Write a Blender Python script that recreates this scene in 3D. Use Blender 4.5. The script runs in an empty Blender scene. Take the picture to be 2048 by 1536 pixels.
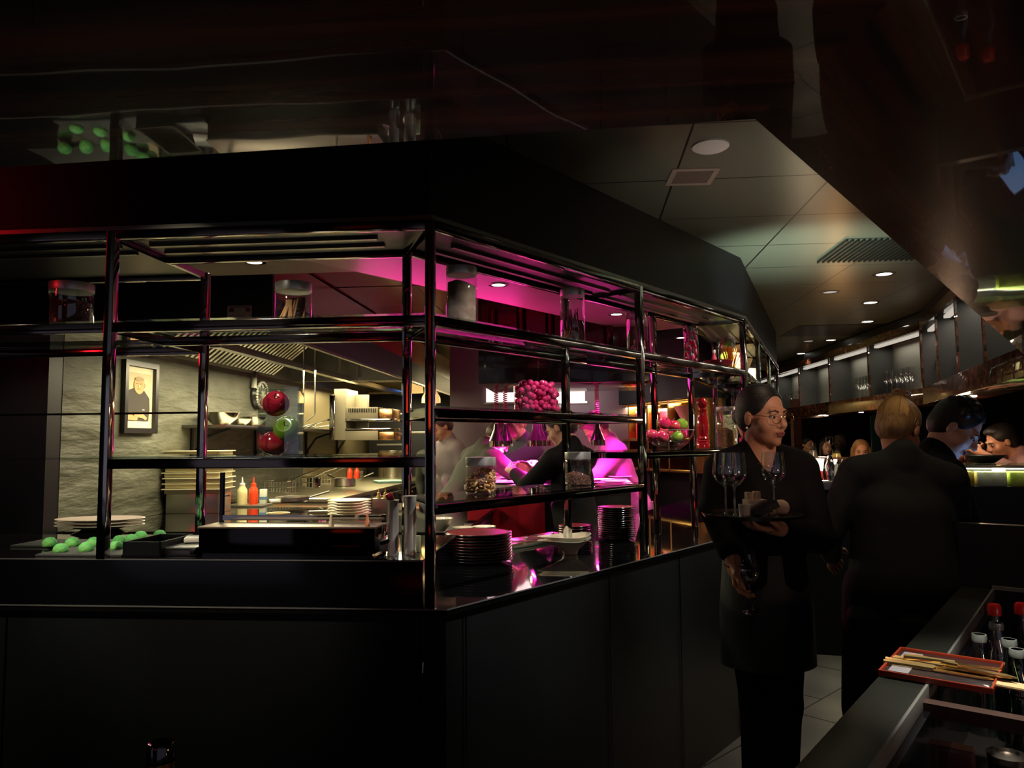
import bpy, bmesh, math, random
import numpy as np
from mathutils import Vector, Matrix, Euler
PI = math.pi
rnd = random.Random(7)
SC = bpy.context.scene
COL = SC.collection

# ------------------------------------------------------------ camera
FPX, EYE = 1500.0, 1.45
cam_d = bpy.data.cameras.new('camera'); cam_d.sensor_width = 36.0
cam_d.lens = 36.0*FPX/2048.0; cam_d.clip_start = 0.02; cam_d.clip_end = 100
cam = bpy.data.objects.new('camera', cam_d); COL.objects.link(cam)
CAMM = Matrix.Rotation(math.radians(90+4.4), 4, 'X') @ Matrix.Rotation(math.radians(-0.5), 4, 'Z')
cam.matrix_world = Matrix.Translation((0, 0, EYE)) @ CAMM
SC.camera = cam
# ------------------------------------------------------------ view, world
SC.view_settings.view_transform = 'Standard'
try: SC.view_settings.look = 'None'
except Exception: pass
SC.view_settings.gamma = 1.0
SC.view_settings.use_curve_mapping = False
SC.view_settings.exposure = 0.0
W = bpy.data.worlds.new('world'); SC.world = W; W.use_nodes = True
W.node_tree.nodes['Background'].inputs[0].default_value = (0.55, 0.52, 0.68, 1)
W.node_tree.nodes['Background'].inputs[1].default_value = 0.22
SC.cycles.max_bounces = 8; SC.cycles.transparent_max_bounces = 24
SC.cycles.caustics_reflective = False; SC.cycles.caustics_refractive = False
SC.cycles.use_denoising = True
SC.cycles.sample_clamp_indirect = 3.0

# ------------------------------------------------------------ frames (floor plan of the bar)
class Frame:
    def __init__(s, o, ang):
        s.o = Vector((o[0], o[1], 0)); s.a = math.radians(ang)
        s.M = Matrix.Translation(s.o) @ Matrix.Rotation(s.a, 4, 'Z'); s.I = s.M.inverted()
    def w(s, x, y, z): return s.M @ Vector((x, y, z))
CRN = (-0.24, 2.2)
KF = Frame(CRN, -5.16)                     # front side: x to the right, y into the kitchen
RF = Frame(CRN, 51.17)                     # right side: x away along the counter, y into the kitchen
_c = RF.w(2.40, 0, 0)
TF = Frame((_c.x, _c.y), 67.3)             # third side
WF = Frame((0, 0), 0)
def ray(px, py): return (CAMM.to_3x3() @ Vector(((px-1024)/FPX, (768-py)/FPX, -1))).normalized()
EYEV = Vector((0, 0, EYE))
def atY(px, py, Y): d = ray(px, py); return EYEV + d*(Y/d.y)
def atZ(px, py, z): d = ray(px, py); return EYEV + d*((z-EYE)/d.z)
def atF(F, px, py, y):
    o = F.I @ EYEV; d = F.I.to_3x3() @ ray(px, py); return o + d*((y-o.y)/d.y)
def atFx(F, px, py, x):
    o = F.I @ EYEV; d = F.I.to_3x3() @ ray(px, py); return o + d*((x-o.x)/d.x)

# ------------------------------------------------------------ lights
def light(kind, loc, energy, col, target=None, **kw):
    L = bpy.data.lights.new(kind.lower()+'_light', kind); L.energy = energy; L.color = col
    for k, v in kw.items(): setattr(L, k, v)
    o = bpy.data.objects.new(kind.lower()+'_light', L); COL.objects.link(o); o.location = loc
    if target is not None: o.rotation_euler = (Vector(target)-Vector(loc)).to_track_quat('-Z', 'Y').to_euler()
    return o
WARM = (1.0, 0.86, 0.62); WHITE = (1.0, 0.95, 0.85); MAG = (1.0, 0.02, 0.42)
def down(loc, e, col=WARM, ang=110, r=0.03, blend=0.6):
    return light('SPOT', loc, e, col, (loc[0], loc[1], loc[2]-1), spot_size=math.radians(ang), spot_blend=blend, shadow_soft_size=r)
def area(loc, e, col, sx, sy, rotz=0, target=None):
    o = light('AREA', loc, e, col, target, shape='RECTANGLE', size=sx, size_y=sy)
    if target is None: o.rotation_euler = (0, 0, rotz)
    return o
KR = math.radians(-5.16)
area(KF.w(-1.55, 2.7, 1.97), 58, (1.0, .88, .54), .5, 2.0, KR)        # hood lights over the range
area(KF.w(-1.6, 5.0, 1.97), 45, (1.0, .86, .50), .5, 1.6, KR)
area(KF.w(-0.2, 8.3, 2.3), 60, (1.0, .80, .42), .6, .6, KR)
for x in (-2.2, -1.45, -.7): down(KF.w(x, .75, 2.18), 16, WARM)
for t in (.35, 1.0, 1.7): down(RF.w(t, .62, 2.18), 18, WHITE if t < 1 else WARM)
def aim(loc, tgt, e, col=WARM, ang=50, r=.02): return light('SPOT', loc, e, col, tgt, spot_size=math.radians(ang), spot_blend=.5, shadow_soft_size=r)
# accent spots in the ceiling of the walkway, aimed at the shelves
aim(KF.w(-1.9, -.75, 2.43), KF.w(-1.6, .2, 1.4), 60); aim(KF.w(-.9, -.75, 2.43), KF.w(-.75, .2, 1.4), 90)
aim(RF.w(.5, -.75, 2.43), RF.w(.45, .2, 1.35), 90, (1, .93, .85)); aim(RF.w(1.5, -.75, 2.43), RF.w(1.5, .2, 1.35), 80, (1, .93, .85)); aim(RF.w(2.3, -.7, 2.43), RF.w(2.2, .2, 1.4), 45)
# spots in the top panels of the shelving
down(KF.w(-.93, .16, 2.085), 3, (.9, .95, 1), 90, .015); down(RF.w(.12, .14, 2.085), 3, (.9, .95, 1), 90, .015); down(RF.w(.75, .14, 2.085), 3, WARM, 90, .015); down(RF.w(1.7, .14, 2.085), 3, WARM, 90, .015)
light('POINT', atY(1920, 820, 4.9), 10, (1, .6, .35), shadow_soft_size=.05); light('POINT', atY(1690, 860, 6.9), 4, (1, .5, .2), shadow_soft_size=.05); light('POINT', atY(1640, 870, 9.6), 8, (1, .6, .4), shadow_soft_size=.05)  # added fills for the seated guests, no fixtures
light('SPOT', (1.30, 3.35, 1.25), 210, (.84, 1, .86), (1.55, 3.95, 2.45), spot_size=math.radians(58), spot_blend=1.0, shadow_soft_size=.1)  # added uplight for the bright patch on the ceiling, no fixture
# aisle downlights
AISLE = [(1768, 547, 16), (1741, 605, 16), (1735, 643, 14), (1662, 680, 10), (1602, 707, 10)]
for px, py, e in AISLE: down(atZ(px, py, 2.43), e*.9, (1, .92, .76), 100)
down((0.95, 2.6, 2.43), 7, (1.0, .7, .5), 70); down((1.50, 2.66, 2.43), 11, (1.0, .74, .42), 40)
down((1.04, 1.60, 1.79), 62.0, (1, .92, .75), 60, .045); light('SPOT', (.95, 2.25, 1.15), 26, (1, .86, .78), (1.05, 2.75, 2.45), spot_size=math.radians(66), spot_blend=1.0, shadow_soft_size=.1); light('SPOT', (1.25, 1.75, 1.78), 20, (1, .62, .42), (.96, 2.85, 1.40), spot_size=.62, spot_blend=.8, shadow_soft_size=.04); light('POINT', (1.85, .60, 1.1), 6, (1, .55, .3), shadow_soft_size=.06)                                  # over the near counter, then added fills: ceiling uplight, waitress's face, soffit from below
# ------------------------------------------------------------ materials
MATS = {}
def mat(name, col=(.8, .8, .8), rough=.5, metal=0.0, spec=.5, coat=0.0, em=None, es=0.0, noise=None, bump=None, alpha=None, sheen=0):
    if name in MATS: return MATS[name]
    m = bpy.data.materials.new(name); m.use_nodes = True; nt = m.node_tree; b = nt.nodes['Principled BSDF']
    I = b.inputs
    I['Base Color'].default_value = (*col, 1); I['Roughness'].default_value = rough; I['Metallic'].default_value = metal
    I['Specular IOR Level'].default_value = spec; I['Coat Weight'].default_value = coat; I['Coat Roughness'].default_value = .03
    if em: I['Emission Color'].default_value = (*em, 1); I['Emission Strength'].default_value = es
    tc = None
    if noise or bump:
        tc = nt.nodes.new('ShaderNodeTexCoord')
    if noise:    # (scale vec, colour2, lo, hi)
        mp = nt.nodes.new('ShaderNodeMapping'); mp.inputs['Scale'].default_value = noise[0]
        nz = nt.nodes.new('ShaderNodeTexNoise'); nz.inputs['Scale'].default_value = 1.0; nz.inputs['Detail'].default_value = 5
        rp = nt.nodes.new('ShaderNodeValToRGB'); rp.color_ramp.elements[0].position = noise[2]; rp.color_ramp.elements[1].position = noise[3]
        rp.color_ramp.elements[0].color = (*col, 1); rp.color_ramp.elements[1].color = (*noise[1], 1)
        nt.links.new(tc.outputs['Object'], mp.inputs[0]); nt.links.new(mp.outputs[0], nz.inputs['Vector'])
        nt.links.new(nz.outputs['Fac'], rp.inputs[0]); nt.links.new(rp.outputs[0], I['Base Color'])
    if bump:     # (scale vec, strength, distance)
        mp = nt.nodes.new('ShaderNodeMapping'); mp.inputs['Scale'].default_value = bump[0]
        nz = nt.nodes.new('ShaderNodeTexNoise'); nz.inputs['Scale'].default_value = 1.0; nz.inputs['Detail'].default_value = 6
        bp = nt.nodes.new('ShaderNodeBump'); bp.inputs['Strength'].default_value = bump[1]; bp.inputs['Distance'].default_value = bump[2]
        nt.links.new(tc.outputs['Object'], mp.inputs[0]); nt.links.new(mp.outputs[0], nz.inputs['Vector'])
        nt.links.new(nz.outputs['Fac'], bp.inputs['Height']); nt.links.new(bp.outputs[0], I['Normal'])
    MATS[name] = m; return m
def glassmat(name, tint=(1, 1, 1), ior=1.5, rough=.0, gcol=(1, 1, 1), base=.02):
    if name in MATS: return MATS[name]
    m = bpy.data.materials.new(name); m.use_nodes = True; nt = m.node_tree; nt.nodes.clear()
    out = nt.nodes.new('ShaderNodeOutputMaterial'); mx = nt.nodes.new('ShaderNodeMixShader')
    t = nt.nodes.new('ShaderNodeBsdfTransparent'); t.inputs[0].default_value = (*tint, 1)
    g = nt.nodes.new('ShaderNodeBsdfGlossy'); g.inputs['Roughness'].default_value = rough; g.inputs['Color'].default_value = (*gcol, 1)
    f = nt.nodes.new('ShaderNodeLayerWeight'); f.inputs[0].default_value = .5; r0 = ((ior-1)/(ior+1))**2+base
    pw_ = nt.nodes.new('ShaderNodeMath'); pw_.operation = 'POWER'; pw_.inputs[1].default_value = 4.5; nt.links.new(f.outputs['Facing'], pw_.inputs[0])
    a = nt.nodes.new('ShaderNodeMath'); a.operation = 'MULTIPLY_ADD'; a.inputs[1].default_value = .75; a.inputs[2].default_value = r0; a.use_clamp = True
    nt.links.new(pw_.outputs[0], a.inputs[0]); nt.links.new(a.outputs[0], mx.inputs[0])
    nt.links.new(t.outputs[0], mx.inputs[1]); nt.links.new(g.outputs[0], mx.inputs[2]); nt.links.new(mx.outputs[0], out.inputs[0])
    MATS[name] = m; return m
def node(nt, t, **kw):
    n = nt.nodes.new(t)
    for k, v in kw.items(): setattr(n, k, v)
    return n
CHROME = mat('polished chrome', (.52, .50, .48), .06, 1)
BRONZE = mat('dark polished steel', (.16, .13, .12), .09, 1, coat=.4)
STEEL = mat('brushed steel', (.55, .54, .48), .28, 1, bump=((4, 4, 90), .08, .002))
STEELD = mat('dark steel', (.2, .19, .17), .3, 1)
BLK = mat('black lacquer', (.004, .004, .006), .10, 0, .5)
BLKM = mat('black matt panel', (.006, .006, .008), .45, 0, .25, bump=((3, 3, 3), .15, .004))
COUNTER = mat('black counter gloss', (.006, .006, .007), .05, 0, .6, coat=1.0)
FRONTM = mat('black counter front', (.0075, .0085, .010), .38, 0, .35, noise=((1.5, 1.5, .8), (.014, .018, .018), .4, .75))
MGLASS = glassmat('clear glass', (.95, .97, .96), 1.5, base=.06)
SHGLASS = glassmat('shelf glass', (.78, .84, .82), 1.5, base=.05)
WGLASS = glassmat('wine glass', (.90, .92, .91), 1.45, base=.10)
GREENGLASS = glassmat('green bottle glass', (.25, .4, .3), 1.5, base=.04)
STONE = mat('olive slate wall', (.085, .085, .060), .62, 0, .4, bump=((2.2, 2.2, 9), .9, .05), noise=((3, 3, 5), (.15, .15, .11), .35, .7))
REDL = mat('red lacquer', (.42, .012, .028), .22, 0, .4)
BEIGE = mat('beige soffit paint', (.30, .25, .17), .6)
TAN = mat('tan steel cladding', (.42, .34, .18), .35, .6)
CERAM = mat('cream porcelain', (.72, .66, .52), .12, 0, .5)
DPLATE = mat('black plate glaze', (.006, .005, .006), .12, 0, .5)
RPLATE = mat('dark red plate glaze', (.15, .012, .016), .32, 0, .35)
WHITE_P = mat('white paper', (.75, .72, .64), .7)
SLATE = mat('slate board', (.05, .05, .052), .6, bump=((20, 20, 20), .4, .004))
def rosewood(name, ang):
    m = bpy.data.materials.new(name); m.use_nodes = True; nt = m.node_tree; b = nt.nodes['Principled BSDF']
    tc = node(nt, 'ShaderNodeTexCoord'); mp = node(nt, 'ShaderNodeMapping'); mp2 = node(nt, 'ShaderNodeMapping')
    mp.inputs['Rotation'].default_value = (0, 0, ang); mp2.inputs['Scale'].default_value = (1.0, 26, 26)
    nz = node(nt, 'ShaderNodeTexNoise'); nz.inputs['Scale'].default_value = 1; nz.inputs['Detail'].default_value = 8; nz.inputs['Distortion'].default_value = .4
    rp = node(nt, 'ShaderNodeValToRGB'); e = rp.color_ramp.elements; e[0].position = .38; e[0].color = (.010, .004, .004, 1); e[1].position = .70; e[1].color = (.20, .060, .030, 1)
    L = nt.links.new
    L(tc.outputs['Object'], mp.inputs[0]); L(mp.outputs[0], mp2.inputs[0]); L(mp2.outputs[0], nz.inputs['Vector']); L(nz.outputs['Fac'], rp.inputs[0]); L(rp.outputs[0], b.inputs['Base Color'])
    b.inputs['Roughness'].default_value = .3; b.inputs['Coat Weight'].default_value = 1; b.inputs['Coat Roughness'].default_value = .02; b.inputs['Coat IOR'].default_value = 2.1; b.inputs['Specular IOR Level'].default_value = .05
    n2 = node(nt, 'ShaderNodeTexNoise'); n2.inputs['Scale'].default_value = 3.0
    bp = node(nt, 'ShaderNodeBump'); bp.inputs['Strength'].default_value = .12; bp.inputs['Distance'].default_value = .01
    L(mp.outputs[0], n2.inputs['Vector']); L(n2.outputs['Fac'], bp.inputs['Height']); L(bp.outputs[0], b.inputs['Coat Normal'])
    MATS[name] = m; return m

# ------------------------------------------------------------ mesh building
class MB:
    def __init__(s): s.bm = bmesh.new()
    def _add(s, verts, faces, M=None):
        vs = [s.bm.verts.new(M @ Vector(v) if M else v) for v in verts]
        for f in faces:
            try: s.bm.faces.new([vs[i] for i in f])
            except ValueError: pass
        return vs
    def box(s, x0, x1, y0, y1, z0, z1, bev=0, M=None):
        v = [(x0, y0, z0), (x1, y0, z0), (x1, y1, z0), (x0, y1, z0), (x0, y0, z1), (x1, y0, z1), (x1, y1, z1), (x0, y1, z1)]
        vs = s._add(v, [(3, 2, 1, 0), (4, 5, 6, 7), (0, 1, 5, 4), (1, 2, 6, 5), (2, 3, 7, 6), (3, 0, 4, 7)], M)
        if bev:
            es = list({e for a in vs for e in a.link_edges})
            bmesh.ops.bevel(s.bm, geom=es, offset=bev, segments=2, affect='EDGES', profile=.6)
        return s
    def lathe(s, prof, c=(0, 0, 0), n=28, M=None, sx=1, sy=1, cap=True):
        T = (M or Matrix()) @ Matrix.Translation(c)
        rings = []
        for r, z in prof:
            if r < 1e-6: rings.append([s.bm.verts.new(T @ Vector((0, 0, z)))])
            else: rings.append([s.bm.verts.new(T @ Vector((r*sx*math.cos(2*PI*i/n), r*sy*math.sin(2*PI*i/n), z))) for i in range(n)])
        for a, b in zip(rings, rings[1:]):
            for i in range(n):
                j = (i+1) % n
                q = [a[i % len(a)], a[j % len(a)], b[j % len(b)], b[i % len(b)]]
                q2 = []
                for v in q:
                    if v not in q2: q2.append(v)
                if len(q2) > 2:
                    try: s.bm.faces.new(q2)
                    except ValueError: pass
        if cap:
            for r in (rings[0], rings[-1]):
                if len(r) > 2:
                    try: s.bm.faces.new(r)
                    except ValueError: pass
        return s
    def ell(s, c, r, n=16, M=None):
        pr = [(math.sin(PI*i/(n//2+2)), -math.cos(PI*i/(n//2+2))) for i in range(n//2+3)]
        pr[0] = (0, -1); pr[-1] = (0, 1)
        T = (M or Matrix()) @ Matrix.Translation(c) @ Matrix.Diagonal((r[0], r[1], r[2], 1))
        return s.lathe(pr, (0, 0, 0), n, T)
    def tube(s, pts, r, n=8, r1=None, cap=True):
        pts = [Vector(p) for p in pts]; rings = []; N = len(pts); up = None
        for i, p in enumerate(pts):
            d = (pts[min(i+1, N-1)]-pts[max(i-1, 0)]).normalized()
            if up is None: up = d.orthogonal().normalized()
            up = (up - d*up.dot(d)).normalized(); sd = d.cross(up)
            rr = r if r1 is None else r+(r1-r)*i/(N-1)
            rings.append([s.bm.verts.new(p+(up*math.cos(2*PI*k/n)+sd*math.sin(2*PI*k/n))*rr) for k in range(n)])
        for a, b in zip(rings, rings[1:]):
            for k in range(n): s.bm.faces.new([a[k], a[(k+1) % n], b[(k+1) % n], b[k]])
        if cap: s.bm.faces.new(rings[0]); s.bm.faces.new(rings[-1])
        return s
    def prism(s, poly, z0, z1, M=None):
        n = len(poly); v = [(x, y, z0) for x, y in poly]+[(x, y, z1) for x, y in poly]
        f = [tuple(range(n-1, -1, -1)), tuple(range(n, 2*n))]+[(i, (i+1) % n, n+(i+1) % n, n+i) for i in range(n)]
        s._add(v, f, M); return s
    def out(s, name, m, parent=None, F=None, loc=None, rotz=None, smooth=35, M=None):
        me = bpy.data.meshes.new(name); bmesh.ops.recalc_face_normals(s.bm, faces=s.bm.faces[:])
        s.bm.to_mesh(me); s.bm.free()
        if smooth:
            me.polygons.foreach_set('use_smooth', [True]*len(me.polygons))
            try: me.set_sharp_from_angle(angle=math.radians(smooth))
            except Exception: pass
        me.materials.append(m)
        o = bpy.data.objects.new(name, me); COL.objects.link(o)
        if parent is not None: o.parent = parent
        if F is not None: o.location = F.o; o.rotation_euler = (0, 0, F.a)
        if loc is not None: o.location = loc
        if rotz is not None: o.rotation_euler = (0, 0, rotz)
        return o
def thing(name, label, cat, loc=(0, 0, 0), rotz=0, group=None):
    o = bpy.data.objects.new(name, None); COL.objects.link(o); o.location = loc; o.rotation_euler = (0, 0, rotz)
    o['label'] = label; o['category'] = cat
    if group: o['group'] = group
    return o
def tag(o, label, cat, group=None, kind=None):
    o['label'] = label; o['category'] = cat
    if group: o['group'] = group
    if kind: o['kind'] = kind
    return o
def struct(name, mb, m, label=None, **kw):
    o = mb.out(name, m, **kw); o['kind'] = 'structure'
    if label: o['label'] = label
    return o
def kids(o): return [c for c in bpy.data.objects if c.parent == o]
def dup(root, loc, rotz=None, label=None, group=None, sc=None):
    r = root.copy(); COL.objects.link(r); r.location = loc
    if rotz is not None: r.rotation_euler = (0, 0, rotz)
    if sc: r.scale = (sc, sc, sc)
    if label: r['label'] = label
    if group: r['group'] = group
    for ch in KID.get(root.name, None) or kids(root):
        c = ch.copy(); COL.objects.link(c); c.parent = r
        for g in kids(ch):
            d = g.copy(); COL.objects.link(d); d.parent = c
    return r
KID = {}
ORD = ['bottom', 'second', 'third', 'fourth', 'fifth', 'sixth', 'seventh', 'eighth', 'ninth', 'tenth', 'eleventh', 'twelfth', 'thirteenth', 'fourteenth', 'fifteenth', 'sixteenth']
def ordn(i, n): return 'topmost' if i == n-1 else ('bottom one' if i == 0 else ORD[i]+' from the bottom')
def ordt(i, n): return 'topmost' if i == n-1 else ('bottom one' if i == 0 else ORD[n-1-i]+' from the top')

# ------------------------------------------------------------ smooth organic surfaces (signed distance + surface nets)
def sdf_object(name, prims, res, m, parent=None):
    pts = []
    for p in prims:
        if p[0] == 'cap': pts += [(np.array(p[1])-max(p[3], p[4])-.03), (np.array(p[1])+max(p[3], p[4])+.03), (np.array(p[2])-max(p[3], p[4])-.03), (np.array(p[2])+max(p[3], p[4])+.03)]
        elif p[0] == 'ell': pts += [np.array(p[1])-max(p[2])-.02, np.array(p[1])+max(p[2])+.02]
    pts = np.array(pts); lo = pts.min(0); hi = pts.max(0); n = np.ceil((hi-lo)/res).astype(int)+2
    V = np.full(n, .2, dtype=np.float32); ax = [lo[i]+np.arange(n[i])*res for i in range(3)]
    for p in prims:
        kind = p[0]; sub = kind.startswith('s'); kd = kind[-3:]; k = p[-1]
        if kd == 'cap': a, b = np.array(p[1], float), np.array(p[2], float); rm = max(p[3], p[4]); l2, h2 = np.minimum(a, b)-rm, np.maximum(a, b)+rm
        elif kd == 'ell': a = np.array(p[1], float); rm = max(p[2]); l2, h2 = a-rm, a+rm
        pad = k+res*3+.012
        i0 = np.clip(((l2-pad-lo)/res).astype(int), 0, n-1); i1 = np.clip(((h2+pad-lo)/res).astype(int)+2, 1, n)
        if (i1 <= i0).any(): continue
        X, Y, Z = np.meshgrid(ax[0][i0[0]:i1[0]], ax[1][i0[1]:i1[1]], ax[2][i0[2]:i1[2]], indexing='ij')
        if kd == 'cap':
            ab = b-a; L = max(ab.dot(ab), 1e-9)
            t = np.clip(((X-a[0])*ab[0]+(Y-a[1])*ab[1]+(Z-a[2])*ab[2])/L, 0, 1)
            d = np.sqrt((X-a[0]-t*ab[0])**2+(Y-a[1]-t*ab[1])**2+(Z-a[2]-t*ab[2])**2)-(p[3]+(p[4]-p[3])*t)
        else:
            r = p[2]; Rm = p[3]; q = [X-a[0], Y-a[1], Z-a[2]]
            if Rm is not None:
                q = [Rm[0][i]*q[0]+Rm[1][i]*q[1]+Rm[2][i]*q[2] for i in range(3)]
            k0 = np.sqrt((q[0]/r[0])**2+(q[1]/r[1])**2+(q[2]/r[2])**2)
            k1 = np.sqrt((q[0]/r[0]**2)**2+(q[1]/r[1]**2)**2+(q[2]/r[2]**2)**2)+1e-9
            d = k0*(k0-1)/k1
        sl = (slice(i0[0], i1[0]), slice(i0[1], i1[1]), slice(i0[2], i1[2])); A = V[sl]
        if sub: d = -d; h = np.clip(.5+.5*(d-A)/k, 0, 1); V[sl] = A*(1-h)+d*h+k*h*(1-h)
        else: h = np.clip(.5+.5*(A-d)/k, 0, 1); V[sl] = A*(1-h)+d*h-k*h*(1-h)
    ins = V < 0
    nx, ny, nz = V.shape
    c = np.zeros((nx-1, ny-1, nz-1), int)
    for dx in (0, 1):
        for dy in (0, 1):
            for dz in (0, 1): c += ins[dx:nx-1+dx, dy:ny-1+dy, dz:nz-1+dz]
    act = (c > 0) & (c < 8); idx = np.full(act.shape, -1, int); cells = np.argwhere(act); idx[act] = np.arange(len(cells))
    if len(cells) == 0: return None
    S = np.zeros((len(cells), 3)); C = np.zeros(len(cells)); i, j, k_ = cells.T
    for ax_ in range(3):
        o1, o2 = [(1, 2), (0, 2), (0, 1)][ax_]
        for a_ in (0, 1):
            for b_ in (0, 1):
                off = [0, 0, 0]; off[o1] = a_; off[o2] = b_; e = list(off); e[ax_] = 1
                v0 = V[i+off[0], j+off[1], k_+off[2]]; v1 = V[i+e[0], j+e[1], k_+e[2]]
                m_ = (v0 < 0) != (v1 < 0); t = np.where(m_, v0/np.where(m_, v0-v1, 1), 0)
                P = np.zeros((len(cells), 3)); P[:, o1] = a_; P[:, o2] = b_; P[:, ax_] = t
                S += P*m_[:, None]; C += m_
    vert = lo+(cells+S/C[:, None])*res
    quads = []
    for ax_ in range(3):
        o1, o2 = [(1, 2), (2, 0), (0, 1)][ax_]
        s0 = [slice(0, q) for q in V.shape]; s1 = list(s0); s0[ax_] = slice(0, V.shape[ax_]-1); s1[ax_] = slice(1, V.shape[ax_])
        ch = ins[tuple(s0)] != ins[tuple(s1)]; E = np.argwhere(ch); ok = (E[:, o1] > 0) & (E[:, o2] > 0) & (E[:, o1] < V.shape[o1]-1) & (E[:, o2] < V.shape[o2]-1); E = E[ok]
        d1 = np.zeros(3, int); d1[o1] = 1; d2 = np.zeros(3, int); d2[o2] = 1
        q = np.stack([idx[tuple((E-d1-d2).T)], idx[tuple((E-d2).T)], idx[tuple(E.T)], idx[tuple((E-d1).T)]], 1)
        fl = ins[tuple(E.T)]; q[~fl] = q[~fl][:, ::-1]; quads.append(q)
    Q = np.concatenate(quads)
    me = bpy.data.meshes.new(name)
    me.vertices.add(len(vert)); me.vertices.foreach_set('co', vert.astype(np.float32).ravel())
    me.loops.add(len(Q)*4); me.loops.foreach_set('vertex_index', Q.astype(np.int32).ravel())
    me.polygons.add(len(Q)); me.polygons.foreach_set('loop_start', np.arange(0, len(Q)*4, 4, dtype=np.int32))
    me.polygons.foreach_set('loop_total', np.full(len(Q), 4, dtype=np.int32)); me.update(calc_edges=True); me.validate()
    me.polygons.foreach_set('use_smooth', [True]*len(me.polygons)); me.materials.append(m)
    o = bpy.data.objects.new(name, me); COL.objects.link(o)
    if parent is not None: o.parent = parent
    return o
# ------------------------------------------------------------ shell
FLOORM = mat('dark stone tile', (.16, .155, .145), .45, 0, .4, noise=((3, 3, 3), (.23, .22, .205), .35, .7))
struct('floor', MB().box(-6, 8, -3, 17, -.05, 0), FLOORM, 'dark grey stone floor of the walkway')
jm = mat('tile joint', (.03, .03, .03), .8)
fj = MB()
for i in range(-2, 22): fj.box(-3, 14, i*.6-.003, i*.6+.003, 0, .0012)
for i in range(-5, 22):
    for j in range(-2, 22):
        x = i*.6+(.3 if j % 2 else 0); fj.box(x-.003, x+.003, j*.6, j*.6+.6, 0, .0012)
_fj = fj.out('floor_joints', jm, loc=(0.2, 2.0, 0), rotz=RF.a-.12); _fj['kind'] = 'structure'
# outer ceiling of steel panels with joints
cm = bpy.data.materials.new('olive steel ceiling panel'); cm.use_nodes = True; nt = cm.node_tree; b = nt.nodes['Principled BSDF']; Lk = nt.links.new
tc = node(nt, 'ShaderNodeTexCoord'); sp = node(nt, 'ShaderNodeSeparateXYZ'); Lk(tc.outputs['Object'], sp.inputs[0])
def mth(op, a, b_=None):
    n = node(nt, 'ShaderNodeMath', operation=op)
    for i, v in enumerate((a, b_)):
        if v is None: continue
        if isinstance(v, (int, float)): n.inputs[i].default_value = v
        else: Lk(v, n.inputs[i])
    return n.outputs[0]
def joint(o, off, per):
    a = mth('ADD', o, off); a = mth('DIVIDE', a, per); a = mth('FRACT', a); a = mth('SUBTRACT', a, .5); a = mth('ABSOLUTE', a); return mth('GREATER_THAN', a, .5-.004/per)
jx = joint(sp.outputs[0], 10-1.21, .6); jy = joint(sp.outputs[1], 10-.82, .52)
jj = mth('MAXIMUM', jx, jy)
mxn = node(nt, 'ShaderNodeMix', data_type='RGBA'); mxn.inputs[6].default_value = (.20, .215, .16, 1); mxn.inputs[7].default_value = (.004, .004, .004, 1)
Lk(jj, mxn.inputs[0]); Lk(mxn.outputs[2], b.inputs['Base Color']); b.inputs['Metallic'].default_value = .55; b.inputs['Roughness'].default_value = .3
nz = node(nt, 'ShaderNodeTexNoise'); nz.inputs['Scale'].default_value = 2.2; bp = node(nt, 'ShaderNodeBump'); bp.inputs['Strength'].default_value = .25; bp.inputs['Distance'].default_value = .02
Lk(nz.outputs['Fac'], bp.inputs['Height']); Lk(bp.outputs[0], b.inputs['Normal'])
MATS['ceil'] = cm
ce = MB(); ce.box(-5, 9, -5, 15, 2.45, 2.5)
struct('ceiling', ce, cm, 'dark olive steel panel ceiling', F=KF)
# walls around the room
struct('wall_back', MB().box(-2.7, -.6, -2.1, -2.0, 0, 2.5), BLKM, 'dark wall')
struct('wall_left', MB().box(-4.6, -4.5, -2, 12, 0, 2.5), BLKM, 'dark wall')
struct('wall_right', MB().box(6.4, 6.5, -2, 16, 0, 2.5), BLKM, 'dark wall')
FARW = mat('dark rosewood slat wall', (.035, .012, .012), .4, 0, .4, noise=((.6, .6, 60), (.006, .003, .004), .4, .6))
struct('wall_far', MB().box(-6, 8, 13.9, 14, 0, 2.5), FARW, 'dark wall of horizontal rosewood slats')
# red lit alcove on the wall behind the seats (seen only as reflections on the chrome and lacquer)
rp_ = MB().box(-1.75, -1.15, -1.99, -1.96, 1.48, 1.95, .005)
tag(rp_.out('red_wall_lamp', mat('red lit panel', (.5, .05, .02), .5, em=(1, .06, .02), es=.9)), 'long red glowing wall lamp behind the seats', 'lamp')
light('SPOT', (-2.9, 1.3, 2.22), 26, (1, .01, .02), (-2.3, 2.4, 2.36), spot_size=1.3, spot_blend=1, shadow_soft_size=.1)
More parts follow.
